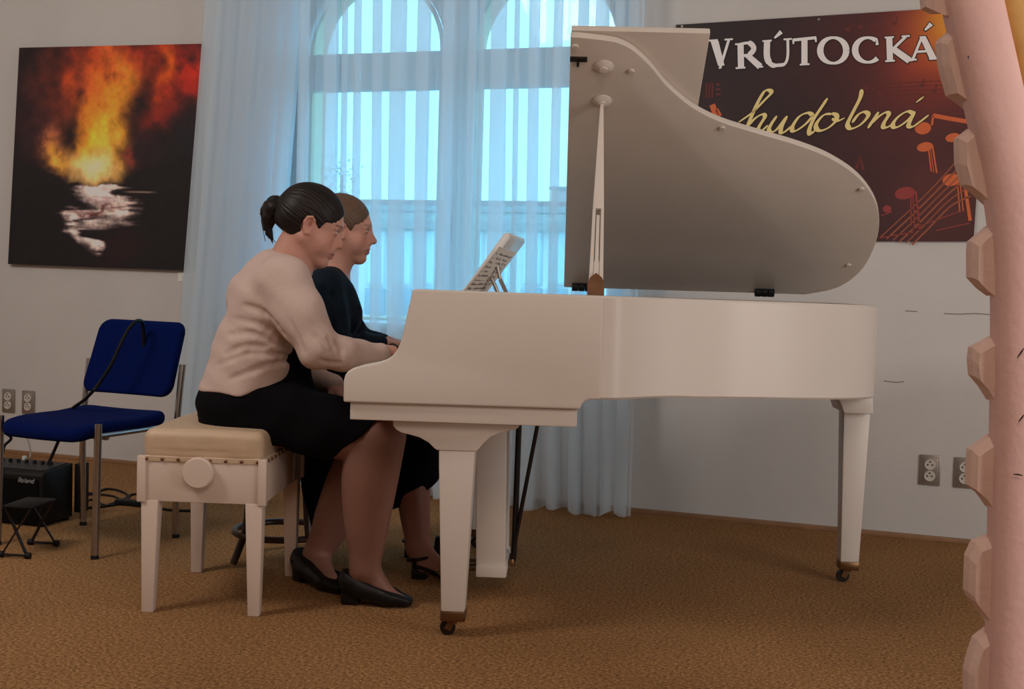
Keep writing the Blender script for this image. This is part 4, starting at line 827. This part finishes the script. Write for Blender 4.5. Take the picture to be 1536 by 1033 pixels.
# ---------------------------------------------------------------- people
def frame(yaw, pitch, roll=0):
    f = np.array([math.cos(yaw)*math.cos(pitch), math.sin(yaw)*math.cos(pitch), -math.sin(pitch)]); l = np.array([-math.sin(yaw), math.cos(yaw), 0]); u = np.cross(f, l)
    l, u = l*math.cos(roll)+u*math.sin(roll), u*math.cos(roll)-l*math.sin(roll); return np.stack([f, l, u], 1)
class Head:
    def __init__(s, c, R, k=1.0): s.c, s.R, s.k = np.asarray(c, float), R, k
    def w(s, *p): return s.c+s.R@(np.array(p, float)*s.k)
    def loc(s, V): return (V-s.c)@s.R/s.k
    def sculpt(s, S, nose=1.0, jaw=1.0):
        k, w, R = s.k, s.w, s.R; E = lambda c, r, kk=.02, op='add': S.ell(w(*c), np.array(r)*k, R, kk, op)
        C = lambda a, b, r0, r1, kk=.012, op='add': S.rc(w(*a), w(*b), r0*k, r1*k, kk, op)
        E((-.014, 0, .040), (.097, .075, .084)); E((.028, 0, .035), (.062, .062, .064)); E((.032, 0, -.018), (.053, .056, .066), .02)
        for y in (-1, 1):
            C((-.012, y*.048, -.040), (.062, y*.012, -.092), .024*jaw, .020*jaw, .02); C((.050, y*.036, -.030), (.060, y*.022, -.055), .025, .022, .02); C((.0, y*.055, -.010), (.045, y*.040, -.05), .022, .020, .02)
        E((.070, 0, -.092), (.019, .019, .016), .016)
        C((.083, -.028, .029), (.083, .028, .029), .012, .012, .02)
        for y in (-1, 1):
            E((.099, y*.031, .010), (.020, .019, .014), .016, 'sub'); E((.0725, y*.031, .0095), (.0135, .0145, .0130), .003)
            C((.0800, y*.017, .0185), (.0765, y*.046, .0165), .0040, .0036, .004); C((.0775, y*.018, .003), (.0735, y*.044, .004), .0038, .0034, .005)
        C((.078, 0, .016), (.090, 0, -.026), .013, .016, .014); C((.086, 0, .018), (.104*nose, 0, -.020), .0085, .0105, .012); E((.1065*nose, 0, -.024), (.0105, .0105, .0095), .008)
        for y in (-1, 1): E((.097, y*.0115, -.0275), (.0095, .0075, .0078), .006); E((.100, y*.0065, -.0350), (.0045, .0032, .003), .002, 'sub')
        E((.086, 0, -.050), (.012, .026, .022), .014)
        S.chain([w(.0805, -.024, -.0600), w(.0915, -.010, -.0555), w(.0940, 0, -.0565), w(.0915, .010, -.0555), w(.0805, .024, -.0600)], [.0035*k, .0060*k, .0062*k, .0060*k, .0035*k], .005)
        S.chain([w(.0810, -.021, -.0640), w(.0905, -.008, -.0675), w(.0905, .008, -.0675), w(.0810, .021, -.0640)], [.0035*k, .0070*k, .0070*k, .0035*k], .006)
        S.chain([w(.085, -.024, -.0612), w(.0985, 0, -.0615), w(.085, .024, -.0612)], [.0016*k, .0022*k, .0016*k], .003, 'sub')
        for y in (-1, 1):
            E((-.010, y*.0735, -.002), (.017, .007, .027), .008)
            pts = [(.001, y*.074, .008), (.002, y*.079, .020), (-.008, y*.083, .028), (-.021, y*.084, .022), (-.026, y*.083, .006), (-.021, y*.080, -.012), (-.009, y*.077, -.026), (.001, y*.075, -.024)]
            S.chain([w(*p) for p in pts], [.0035*k, .0042*k, .0045*k, .0045*k, .0045*k, .0042*k, .0065*k, .0050*k], .004)
            E((-.007, y*.0835, .004), (.0095, .0065, .0130), .003, 'sub'); E((.004, y*.083, -.004), (.005, .005, .005), .003, 'sub'); E((.0035, y*.077, -.003), (.0035, .0035, .006), .002)
    def paint(s, V, skin, lip=(176, 104, 100), brow=(70, 48, 40), iris=(58, 44, 36), blush=(206, 128, 114), hair=None):
        L = s.loc(V); x, y, z = L.T; ay = np.abs(y); c = np.tile(np.array(skin, float), (len(V), 1)); near = (np.abs(L).max(1) < .16)
        def lay(m, col): nonlocal c; m = np.clip(m, 0, 1)[:, None]*near[:, None]; c = c*(1-m)+np.array(col, float)*m
        lay(.45*np.exp(-((x-.065)/.03)**2-((ay-.042)/.022)**2-((z+.028)/.022)**2), blush); lay(.35*np.exp(-((x-.112)/.02)**2-(y/.015)**2-((z+.024)/.014)**2), blush)
        lay(.30*np.exp(-((ay-.078)/.02)**2-((z-.0)/.03)**2-((x+.01)/.03)**2), blush)
        lp = np.exp(-(((z+.0610)/.0115)**4+(y/.023)**4))*(x > .078); lay(.85*lp, lip); lay(.8*np.exp(-((z+.0614)/.0022)**2-(y/.024)**4)*(x > .078), (104, 52, 54))
        zb = .0335-.25*(ay-.032)**2/.032; lay(.7*np.exp(-((z-zb)/.0030)**2)*(ay > .016)*(ay < .050)*(x > .05), brow); lay(.5*np.exp(-((x+.006)/.007)**2-((z-.003)/.011)**2)*(ay > .070), (110, 62, 56))  # last layer paints the shade of the ear hollow into the skin
        e = ((x > .068)*np.exp(-(((ay-.031)/.0115)**4+((z-.0100)/.0045)**4))); lay(.9*(e > .3), (196, 184, 176)); lay(.95*(((ay-.032)**2+(z-.0100)**2) < .0047**2)*(x > .07), iris); lay(.95*(((ay-.032)**2+(z-.0100)**2) < .0025**2)*(x > .07), (14, 12, 12))
        lay(.75*np.exp(-((z-.0165)/.0018)**2)*(ay > .016)*(ay < .048)*(x > .066), (44, 30, 28)); lay(.4*np.exp(-((z-.0035)/.0016)**2)*(ay > .019)*(ay < .045)*(x > .066), (90, 60, 54))
        return c
def lin(c): c = np.clip(c, 0, 255)/255; return np.where(c <= .04045, c/12.92, ((c+.055)/1.055)**2.4)
def hand(S, wrist, fwd, up, side, curl=.5, k=1.0, thumb=True):
    # side = +1: thumb on the side of cross(up, fwd)
    f = np.array(fwd, float); f /= np.linalg.norm(f); u = np.array(up, float); u -= f*(u@f); u /= np.linalg.norm(u); l = np.cross(u, f)*side; wrist = np.asarray(wrist, float)
    Wp = lambda a, b, c: wrist+(f*a+l*b+u*c)*k
    for b0, b1 in ((.012, .030), (.004, .010), (-.006, -.010), (-.013, -.029)): S.rc(Wp(.0, b0, 0), Wp(.082, b1, .004), .0165*k, .0115*k, .010)
    for b1, L3, ang in ((.030, (.040, .025, .020), .06), (.010, (.044, .028, .021), .02), (-.010, (.041, .026, .020), -.03), (-.029, (.033, .020, .018), -.10)):
        p = Wp(.082, b1, .004); a = .22*curl; rr = [.0098, .0090, .0082, .0070]; pts = [p]
        for j, Ls in enumerate(L3):
            d = f*math.cos(a)-u*math.sin(a)+l*ang; d /= np.linalg.norm(d); p = p+d*Ls*k; pts.append(p); a += .75*curl
        S.chain(pts, [r_*k for r_ in rr], .004)
    t = [Wp(.018, .020, -.004), Wp(.045, .045, -.010), Wp(.072, .054, -.018), Wp(.095, .050, -.026)]; S.chain(t, [.0150*k, .0118*k, .0100*k, .0080*k], .006)
def limb(S, pts, rs, k=.012):
    q = spline(pts, 5); r = spline([[v, 0] for v in rs], 5)[:, 0]; S.chain(list(q), list(r), k)
def seg2d(ax, az, bx, bz):           # signed distance to the line a->b in the x-z plane; positive on its left
    dx, dz = bx-ax, bz-az; n = math.hypot(dx, dz); return lambda X, Z: (dx*(Z-az)-dz*(X-ax))/n
# ---- near player ------------------------------------------------------------
Y1 = 4.25
p1 = thing('person', (-.86, Y1, 0), 0, 'person in pale pink cardigan and black skirt seated on the bench, dark hair in ponytail', 'person'); o1 = (-.86, Y1, 0)
H1 = Head(P(467, 341, Y1), frame(rad(9), rad(19), rad(-2)), .98)
def pts(*a): return [P(*q) for q in a]
skin1, hose1 = (196, 146, 130), (136, 97, 84)
B = SDF((-1.06, 3.92, .0), (-.20, 4.60, 1.33), .0030, .0055, 1.01)
H1.sculpt(B, .98, 1.06)
B.rc(H1.w(-.030, 0, -.040), P(425, 398, Y1), .050, .056, .02); B.rc(H1.w(-.006, 0, -.055), P(446, 404, Y1), .044, .050, .02)
for s_ in (-1, 1):
    B.rc(P(414, 432, Y1+s_*.05), P(378, 530, Y1+s_*.05), .072, .08, .04); B.rc(P(378, 530, Y1+s_*.05), P(360, 605, Y1+s_*.06), .08, .09, .04)
    B.rc(P(424, 416, Y1), P(430, 428, Y1+s_*.14), .042, .038, .03)
R1s = [P(428, 424, 4.09), P(480, 521, 4.03), P(540, 530, 4.10), P(587, 529, 4.17)]
B.chain(R1s, [.045, .038, .034, .024], .01); hand(B, R1s[-1], (.50, .82, -.10), (.05, .1, 1), 1, .55)
L1s = [P(428, 420, 4.42), P(436, 556, 4.50), P(472, 570, 4.44), P(500, 577, 4.38)]
B.chain(L1s, [.045, .038, .034, .026], .01); hand(B, L1s[-1], (.55, -.35, -.45), (.25, -.35, .9), -1, 1.15)
kR, aR = P(567, 660, 4.12), P(546, 852, 4.14); kL, aL = P(572, 655, 4.37), P(474, 832, 4.43)
B.rc(P(385, 622, 4.17), kR, .086, .081, .03); B.rc(P(385, 622, 4.35), kL, .086, .078, .03)
for kn, an, bk in ((kR, aR, np.array([-.012, 0, 0])), (kL, aL, np.array([-.016, 0, -.006]))):
    limb(B, [kn, kn+(an-kn)*.27+bk, kn+(an-kn)*.62+bk*.6, kn+(an-kn)*.85, an], [.080, .085, .068, .050, .042])
def foot(B, an, heel, toe, r=.026, hz=.058):
    d = toe-heel; d[2] = 0; d /= np.linalg.norm(d); B.rc(an, heel+d*.042+np.array([0, 0, hz]), .038, .027, .015); B.rc(an+d*.01, toe-d*.085+np.array([0, 0, .034]), .036, .026, .02); B.rc(toe-d*.085+np.array([0, 0, .032]), toe-d*.03+np.array([0, 0, .018]), .026, .016, .012); B.rc(heel+d*.042+np.array([0, 0, hz]), toe-d*.085+np.array([0, 0, .034]), .025, .022, .015)
hR, tR = FL(512, 902), FL(622, 905); hL, tL = FL(446, 868), FL(516, 893); hR[1] = 4.16; tR[1] = 4.13
foot(B, aR, hR, tR); foot(B, aL, hL, tL)
def col1(V):
    c = H1.paint(V, skin1); m = (V[:, 2] < .70)&(V[:, 0] > -1.1)&~((V[:, 2] > .60)&(V[:, 0] < -.5)); t = np.clip((.66-V[:, 2])/.02, 0, 1)*m; return lin(c*(1-t[:, None])+np.array(hose1)*t[:, None])
B.mesh('body', M['skin'], p1, o1, col1); B1 = B
# shoes
def pump(name, heel, toe, pr, org, an):
    S = SDF(np.minimum(heel, toe)-[.06, .07, .02], np.maximum(heel, toe)+[.06, .07, .14], .0032); d = toe-heel; d[2] = 0; Ln = np.linalg.norm(d); d /= Ln; l = np.array([-d[1], d[0], 0]); A = lambda a, b, c: heel+d*a+l*b+np.array([0, 0, c])
    for s_ in (-1, 1):
        S.rc(A(.034, s_*.008, .074), A(.075, s_*.012, .054), .037, .035, .02); S.rc(A(.075, s_*.012, .054), A(Ln-.080, s_*.020, .034), .034, .029, .02); S.rc(A(Ln-.080, s_*.020, .034), A(Ln-.026, s_*.009, .023), .029, .021, .015)
    S.rc(A(.034, 0, .080), A(.034, 0, .092), .037, .034, .01)
    ca = A(.0, 0, .112); cb = A(Ln-.070, 0, .050); sg = lambda X, Y, Z: (((X-ca[0])*d[0]+(Y-ca[1])*d[1])*(-(cb[2]-ca[2]))+(Z-ca[2])*float((cb-ca)@d))/np.linalg.norm(cb-ca)
    S.cut(lambda X, Y, Z: -sg(X, Y, Z), .004); S.cut(lambda X, Y, Z: Z-.004+0*X+0*Y, .003)
    S.put(lambda X, Y, Z: np.maximum(np.maximum(np.abs((X-heel[0])*d[0]+(Y-heel[1])*d[1]-.034)-.027-.06*(Z-.02)*.5, np.abs((X-heel[0])*l[0]+(Y-heel[1])*l[1])-.026), np.abs(Z-.026)-.024), heel-.08, heel+.12, .008)
    S.cut(lambda X, Y, Z: np.maximum(np.maximum(.066-((X-heel[0])*d[0]+(Y-heel[1])*d[1]), Z-.028*np.clip(1-(((X-heel[0])*d[0]+(Y-heel[1])*d[1])-.066)/.075, 0, 1)), 0*X+0*Y-1) if False else np.where(((X-heel[0])*d[0]+(Y-heel[1])*d[1] > .064), Z-.030*np.clip(1-(((X-heel[0])*d[0]+(Y-heel[1])*d[1])-.064)/.075, 0, 1), .02), .003)
    return S.mesh(name, M['shoe'], pr, org)
def _cutneg(fn): return fn
pump('shoe', hR, tR, p1, o1, aR); pump('shoe', hL, tL, p1, o1, aL)
# dress: black top and skirt
K1 = SDF((-1.10, 3.92, .36), (-.30, 4.60, 1.10), .0058)
for s_ in (-1, 1):
    K1.rc(P(408, 442, Y1+s_*.05), P(384, 525, Y1+s_*.05), .086, .090, .05); K1.rc(P(384, 525, Y1+s_*.05), P(358, 606, Y1+s_*.07), .092, .122, .05)
    K1.rc(P(358, 612, Y1+s_*.09), P(420, 622, Y1+s_*.09), .118, .108, .05)
K1.rc(P(395, 622, 4.16), P(585, 657, 4.13), .110, .096, .03); K1.rc(P(395, 622, 4.36), P(590, 652, 4.37), .108, .092, .03)
K1.rc(P(418, 500, Y1), P(432, 580, Y1), .080, .085, .05); K1.rc(P(428, 432, Y1), P(418, 500, Y1), .075, .088, .05)
a_, b_ = P(482, 702, 4.13), P(566, 626, 4.13); K1.rc(P(430, 625, Y1), P(520, 640, Y1), .085, .080, .05)
hem = seg2d(a_[0], a_[2], b_[0], b_[2]); K1.cut(lambda X, Y, Z: hem(X, Z)+0*Y+.006*np.sin(Y*30), .006)
K1.cut(lambda X, Y, Z: Z-.496+0*X+0*Y-.4*np.clip(-.70-X, -9, 0)*1.0, .012)
K1.push(lambda X, Y, Z: .0018*np.sin(Z*95+3*np.sin(X*4+Y*3))*(X < -.80)+.003*np.sin(X*38-Z*30+Y*20)*np.clip((X+.85)/.1, 0, 1)+.0025*np.sin(X*22+Z*50))
K1.mesh('skirt', M['skirt'], p1, o1)
# cardigan
G = SDF((-1.10, 3.90, .58), (-.34, 4.62, 1.16), .0045)
for s_ in (-1, 1):
    G.rc(P(428, 420, Y1+s_*.075), P(404, 455, Y1+s_*.075), .072, .103, .06); G.rc(P(404, 455, Y1+s_*.075), P(380, 522, Y1+s_*.07), .106, .109, .06); G.rc(P(380, 522, Y1+s_*.07), P(364, 590, Y1+s_*.07), .113, .137, .05)
    G.rc(P(412, 415, Y1), P(430, 424, Y1+s_*.145), .064, .068, .05)
G.rc(P(398, 405, Y1), P(372, 440, Y1), .045, .06, .06)
hz = [P(x, y, Y1-.1) for x, y in ((280, 585), (330, 586), (370, 588), (402, 583), (424, 573), (441, 560), (452, 545), (462, 520), (480, 470), (500, 400), (520, 380))]
hx_, hzz = [q[0] for q in hz], [q[2] for q in hz]
G.cut(lambda X, Y, Z: (Z-np.interp(X, hx_, hzz))*.8+0*Y, .006)
G.chain([P(470, 408, Y1), P(484, 450, Y1), P(486, 545, Y1)], [.050, .058, .075], .012, 'sub'); nk = H1.w(-.005, 0, -.075); G.rc(nk, nk+(P(462, 412, Y1)-nk)*1.0, .050, .052, .008, 'sub')
G.chain([P(424, 424, 4.10), P(450, 472, 4.06), P(478, 524, 4.03)], [.080, .072, .060], .035); G.chain([P(478, 524, 4.03), P(515, 531, 4.06), P(540, 532, 4.105), P(568, 531, 4.143)], [.058, .050, .044, .037], .02)
G.chain([P(428, 422, 4.40), P(436, 556, 4.50)], [.070, .052], .03); G.chain([P(436, 556, 4.50), P(472, 570, 4.44), P(498, 577, 4.385)], [.048, .044, .038], .02)
G.push(lambda X, Y, Z: .0016*np.sin(X*31+Z*17+Y*11)+.0012*np.sin(X*55-Z*42+Y*13)+.0010*np.sin(Z*80+X*50))
for f_ in ([(366, 458), (396, 470), (430, 508)], [(338, 502), (380, 500), (434, 524)], [(326, 546), (374, 530), (434, 533)], [(352, 478), (392, 488), (432, 516)], [(346, 568), (392, 551), (436, 540)], [(338, 530), (366, 519), (400, 520)]):
    G.fold(f_, .0048, .016, lift=.0035)
for f_ in ([(434, 480), (446, 505), (457, 532)], [(492, 505), (500, 522), (500, 545)], [(504, 512), (512, 526), (512, 544)], [(470, 500), (484, 512), (494, 528)], [(480, 540), (496, 545), (512, 545)]): G.fold(f_, .0034, .012, lift=.0030)
G.mesh('cardigan', M['cardi'], p1, o1)
br = P(588, 529, 4.172); d = np.array([.5, .82, -.1]); d /= np.linalg.norm(d); u_ = np.cross(d, [0, 0, 1]); u_ /= np.linalg.norm(u_); v_ = np.cross(u_, d)
MB().tube([tuple(br-np.array(o1)+(u_*math.cos(a)+v_*math.sin(a))*.0275) for a in np.linspace(0, 2*math.pi, 24, endpoint=False)], .0035, 8, closed=True).build('bracelet', M['dark'], p1)
# hair
def hair_cap(Hd, grow, low, tie, strands, amp, size, fr=.0075, hl=1.0):
    c = Hd.c; S = SDF(c-np.array([.22, .13, .15]), c+np.array([.13, .13, .16]), .0024); k = Hd.k; R = Hd.R
    S.ell(Hd.w(-.018, 0, .045), np.array([.103, .081, .090])*k+grow, R, .02); S.ell(Hd.w(-.055, 0, .010), np.array([.062, .066, .066])*k+grow, R, .03)
    def L(X, Y, Z): d = (X-c[0], Y-c[1], Z-c[2]); return [(d[0]*R[0, i]+d[1]*R[1, i]+d[2]*R[2, i])/k for i in range(3)]
    def hairline(X, Y, Z):          # keep where positive
        x, y, z = L(X, Y, Z); ay = np.abs(y)
        a = -(.69*x-.72*z-fr-.012*np.exp(-((ay-.05)/.02)**2)*(z > .03)-.020*np.exp(-((x-.020)/.009)**2)*np.clip((ay-.045)/.015, 0, 1))                      # face plane
        b_ = z-low+.35*np.clip(x+.06, -1, 0)                                             # nape
        e = np.maximum(np.sqrt((x+.008)**2+(z+.004)**2)-.026, .058-ay)                        # round the ear
        q = np.minimum(a, b_); h = np.clip(.5+.5*(q-e)/.012, 0, 1); return q*(1-h)+e*h-.012*h*(1-h)
    S.cut(hairline, .006)
    t = np.array(tie)
    def str_(X, Y, Z):
        x, y, z = L(X, Y, Z); ph = np.arctan2(y-t[1], (z-t[2])+.6*(x-t[0])*0+.35*(x-t[0])); return amp*np.sin(ph*strands+2.2*np.sin(ph*7+x*30))+amp*.7*np.sin(ph*strands*1.7+40*x+1.5*np.sin(ph*11))
    S.push(str_); return S
S = hair_cap(H1, .006, -.048, (-.118, 0, .050), 44, .0007, 0)
tie = P(424, 313, Y1+.01); S.rc(H1.w(-.075, 0, .045), tie, .042, .024, .02)
S.mesh('hair', M['hair1'], p1, o1)
T = SDF(P(440, 380, Y1)-np.array([.17, .12, .04]), P(440, 290, Y1)+np.array([.06, .12, .04]), .003)
T.chain(pts((424, 312, Y1+.01), (413, 308, Y1+.01), (404, 318, Y1+.01), (401, 334, Y1+.005), (404, 350, Y1), (409, 363, Y1)), [.026, .029, .026, .016, .009, .003], .012)
T.chain(pts((420, 310, Y1-.01), (409, 312, Y1-.02), (400, 326, Y1-.02), (396, 345, Y1-.02)), [.020, .021, .013, .003], .01); T.chain(pts((414, 304, Y1+.03), (404, 309, Y1+.035), (399, 322, Y1+.03), (402, 340, Y1+.03)), [.018, .018, .012, .004], .01); T.chain(pts((420, 316, Y1), (412, 326, Y1+.0), (408, 338, Y1)), [.018, .012, .004], .008)
T.push(lambda X, Y, Z: .0012*np.sin((X*.9+Z*.25)*900+Y*260)+.0012*np.sin(Y*620+Z*60))
T.mesh('ponytail', M['hair1'], p1, o1)
b = MB()
for q in (((402, 306), (395, 318), (393, 335), (396, 352), (398, 362)), ((404, 312), (399, 330), (402, 350), (410, 366)), ((407, 322), (404, 340), (408, 356), (414, 364)), ((400, 304), (392, 314), (392, 328))):
    b.tube([tuple(P(*r_, Y1+random.uniform(-.02, .03))-np.array(o1)) for r_ in spline(q, 5)], .0011, 5)
b.build('stray_hair', M['hair1'], p1)
dd = H1.R@np.array([-.8, 0, .35]); dd /= np.linalg.norm(dd); u_ = np.cross(dd, [0, 1, 0]); u_ /= np.linalg.norm(u_)
MB().tube([tuple(tie-np.array(o1)+(u_*math.cos(a)+np.array([0, 1, 0])*math.sin(a))*.0255) for a in np.linspace(0, 2*math.pi, 24, endpoint=False)], .006, 8, closed=True).build('hair_tie', M['dark'], p1)
MB().box(tuple(P(419, 311, Y1-.022)-np.array(o1)), (.012, .006, .016)).build('hair_clip', M['chrome'], p1, bevel=.002)
# ---- far player ------------------------------------------------------------
Y2 = 4.75; o2 = (-.80, Y2, 0)
p2 = thing('person', o2, 0, 'person in dark navy top and long black skirt seated farther from the camera, fair hair', 'person')
H2 = Head(P(517, 347, Y2), frame(rad(6), rad(5), 0), .96); skin2 = (202, 152, 136)
B = SDF((-1.0, 4.42, .0), (-.20, 5.14, 1.34), .0038, .006, 1.0)
H2.sculpt(B, 1.05, 1.0)
B.rc(H2.w(-.022, 0, -.045), P(494, 412, Y2), .050, .056, .025); B.rc(H2.w(.008, 0, -.062), P(500, 418, Y2), .042, .052, .02)
for s_ in (-1, 1):
    B.rc(P(492, 440, Y2+s_*.05), P(458, 530, Y2+s_*.05), .085, .085, .04); B.rc(P(458, 530, Y2+s_*.05), P(435, 606, Y2+s_*.06), .085, .095, .04); B.rc(P(492, 422, Y2), P(487, 430, Y2+s_*.15), .052, .042, .03)
R2s = [P(485, 430, 4.60), P(508, 522, 4.56), P(542, 517, 4.60), P(577, 516, 4.655)]; L2s = [P(495, 428, 4.91), P(538, 510, 4.97), P(560, 512, 4.965), P(582, 513, 4.95)]
for a_ in (R2s, L2s): B.chain(a_, [.042, .036, .032, .023], .01)
hand(B, R2s[-1], (.62, .55, -.10), (0, .1, 1), 1, .5, .95); hand(B, L2s[-1], (.75, -.25, -.12), (0, -.1, 1), -1, .5, .95)
k2R, a2R = P(620, 672, 4.63), P(627, 824, 4.565); k2L, a2L = P(618, 664, 4.87), P(624, 800, 4.91)
B.rc(P(440, 622, 4.67), k2R, .085, .070, .03); B.rc(P(440, 622, 4.83), k2L, .085, .070, .03)
for kn, an in ((k2R, a2R), (k2L, a2L)): limb(B, [kn, kn+(an-kn)*.27+np.array([-.008, .008, 0]), kn+(an-kn)*.62+np.array([-.006, .004, 0]), kn+(an-kn)*.86, an], [.060, .058, .050, .040, .036])
h2R, t2R, h2L, t2L = FL(617, 866), FL(698, 872), FL(606, 834), FL(672, 838)
for an, h_, t_2 in ((a2R, h2R, t2R), (a2L, h2L, t2L)): foot(B, an, h_, t_2, hz=.045)
def col2(V):
    c = H2.paint(V, skin2, lip=(178, 110, 106), brow=(132, 104, 84)); t = np.clip((.60-V[:, 2])/.02, 0, 1)[:, None]; return lin(c*(1-t)+np.array((150, 104, 90))*t)
B.mesh('body', M['skin'], p2, o2, col2)
for h_, t_2, an in ((h2R, t2R, a2R), (h2L, t2L, a2L)):
    d = t_2-h_; Ln = np.linalg.norm(d); d /= Ln; l = np.array([-d[1], d[0], 0]); oo = np.array(o2); A = lambda a, b_, c: tuple(h_+d*a+l*b_+np.array([0, 0, c])-oo)
    outl = [(.0, 0), (.008, .024), (.04, .031), (.09, .028), (.15, .040), (Ln-.04, .042), (Ln-.005, .022), (Ln, 0)]; outl = outl+[(a, -b_) for a, b_ in outl[-2:0:-1]]
    zz_ = lambda a: .034*max(0, min(1, 1-(a-.05)/.09)); sh_ = MB().prism(outl, lambda p: A(p[0], p[1], zz_(p[0])+.003), lambda p: A(p[0], p[1], zz_(p[0])+.017)).build('sandal', M['shoe'], p2, bevel=.003)
    MB().box((0, 0, 0), (.05, .05, .036)).build('heel', M['shoe'], sh_, bevel=.004).matrix_local = Matrix(((d[0], l[0], 0, A(.030, 0, 0)[0]), (d[1], l[1], 0, A(.030, 0, 0)[1]), (0, 0, 1, .0185), (0, 0, 0, 1)))
    for a0, zt in ((.175, .050), (.130, .068)):
        MB().sweep(range(9), lambda i: [A(a0+e-.01*0, .040*math.cos(math.pi*i/8)*(1+g_), .012+zt*math.sin(math.pi*i/8)*(1+g_)) for e, g_ in ((-.011, 0), (.011, 0), (.011, .06), (-.011, .06))]).build('strap', M['shoe'], sh_)
    ac = an+(h_+d*.035+np.array([0, 0, .05])-an)*.55; MB().tube([tuple(ac+d*.043*math.cos(a)+l*.039*math.sin(a)+np.array([0, 0, .008*math.cos(a)])-oo) for a in np.linspace(0, 2*math.pi, 28, endpoint=False)], .006, 8, closed=True).build('ankle_strap', M['shoe'], sh_)
    for s_ in (-1, 1): MB().bar(A(.02, s_*.024, .04), tuple(ac+l*s_*.037-d*.01-oo), .004, .012).build('strap', M['shoe'], sh_)
K2 = SDF((-1.06, 4.42, .08), (-.20, 5.10, .74), .0062)
for s_ in (-1, 1): K2.rc(P(432, 606, Y2+s_*.07), P(455, 620, Y2+s_*.09), .118, .108, .05)
K2.rc(P(475, 582, 4.68), P(548, 598, 4.68), .095, .085, .05)
for ky, kp in ((4.66, k2R), (4.84, k2L)):
    K2.rc(P(445, 622, ky), kp, .100, .086, .03); K2.rc(kp, P(624, 760, ky-.01), .086, .082, .03)
    for fr_ in (.12, .32, .52, .72, .9):
        q = P(445, 622, ky)*(1-fr_)+kp*fr_; e = P(470+150*fr_, 790-18*fr_, ky+.0); K2.rc(q, e, .080, .052+.02*fr_, .04)
hm = [P(x, y, Y2-.1) for x, y in ((440, 800), (474, 786), (540, 772), (600, 752), (640, 734), (664, 716), (700, 690))]; K2.cut(lambda X, Y, Z: (Z-np.interp(X, [q[0] for q in hm], [q[2] for q in hm])-.008*np.sin(Y*34+X*20))*.9, .006)
ba, bb_ = P(452, 690, Y2), P(478, 790, Y2); bc_ = seg2d(ba[0], ba[2], bb_[0], bb_[2]); K2.cut(lambda X, Y, Z: np.maximum(bc_(X, Z), Z-.505)+0*Y, .012)
K2.push(lambda X, Y, Z: .005*np.sin(X*40+Y*24+4*np.sin(Z*7))*np.clip((.52-Z)/.2, 0, 1)+.002*np.sin(X*26+Z*44))
K2.mesh('skirt', M['skirt'], p2, o2)
G = SDF((-1.04, 4.42, .54), (-.30, 5.12, 1.14), .005)
for s_ in (-1, 1):
    G.rc(P(492, 436, Y2+s_*.07), P(494, 466, Y2+s_*.065), .082, .100, .05); G.rc(P(494, 466, Y2+s_*.065), P(470, 530, Y2+s_*.06), .102, .096, .05); G.rc(P(470, 530, Y2+s_*.06), P(436, 606, Y2+s_*.07), .100, .118, .05); G.rc(P(486, 424, Y2), P(488, 432, Y2+s_*.145), .052, .058, .04); G.ell(P(516, 472, Y2+s_*.06), (.055, .060, .060), None, .03)
nb = P(506, 403, Y2); G.rc(nb, P(517, 414, Y2-.01), .056, .056, .006, 'sub'); G.rc(P(495, 400, Y2), P(492, 386, Y2), .060, .07, .006, 'sub')
G.chain([P(485, 431, 4.60), P(508, 520, 4.56)], [.062, .050], .03); G.chain([P(508, 520, 4.56), P(542, 517, 4.60), P(568, 516, 4.64)], [.049, .042, .034], .02); G.chain([P(495, 430, 4.90), P(538, 510, 4.97)], [.060, .048], .03); G.chain([P(538, 510, 4.97), P(562, 512, 4.963), P(574, 513, 4.955)], [.046, .038, .033], .02)
G.push(lambda X, Y, Z: .0022*np.sin(X*28+Z*34+Y*9)+.0016*np.sin(X*60-Z*38)+.0012*np.sin(Y*50+Z*30))
for f_ in ([(500, 440), (512, 462), (516, 492)], [(540, 462), (532, 482), (528, 505)], [(486, 430), (494, 462), (500, 496)], [(548, 480), (540, 495), (536, 508)]): G.fold(f_, .006, .018)
G.mesh('blouse', M['navy'], p2, o2)
S = hair_cap(H2, .004, -.045, (-.118, 0, .020), 44, .0006, 0, .006)
S.ell(H2.w(-.118, 0, .018), (.034, .036, .034), None, .012); S.mesh('hair', M['hair2'], p2, o2)
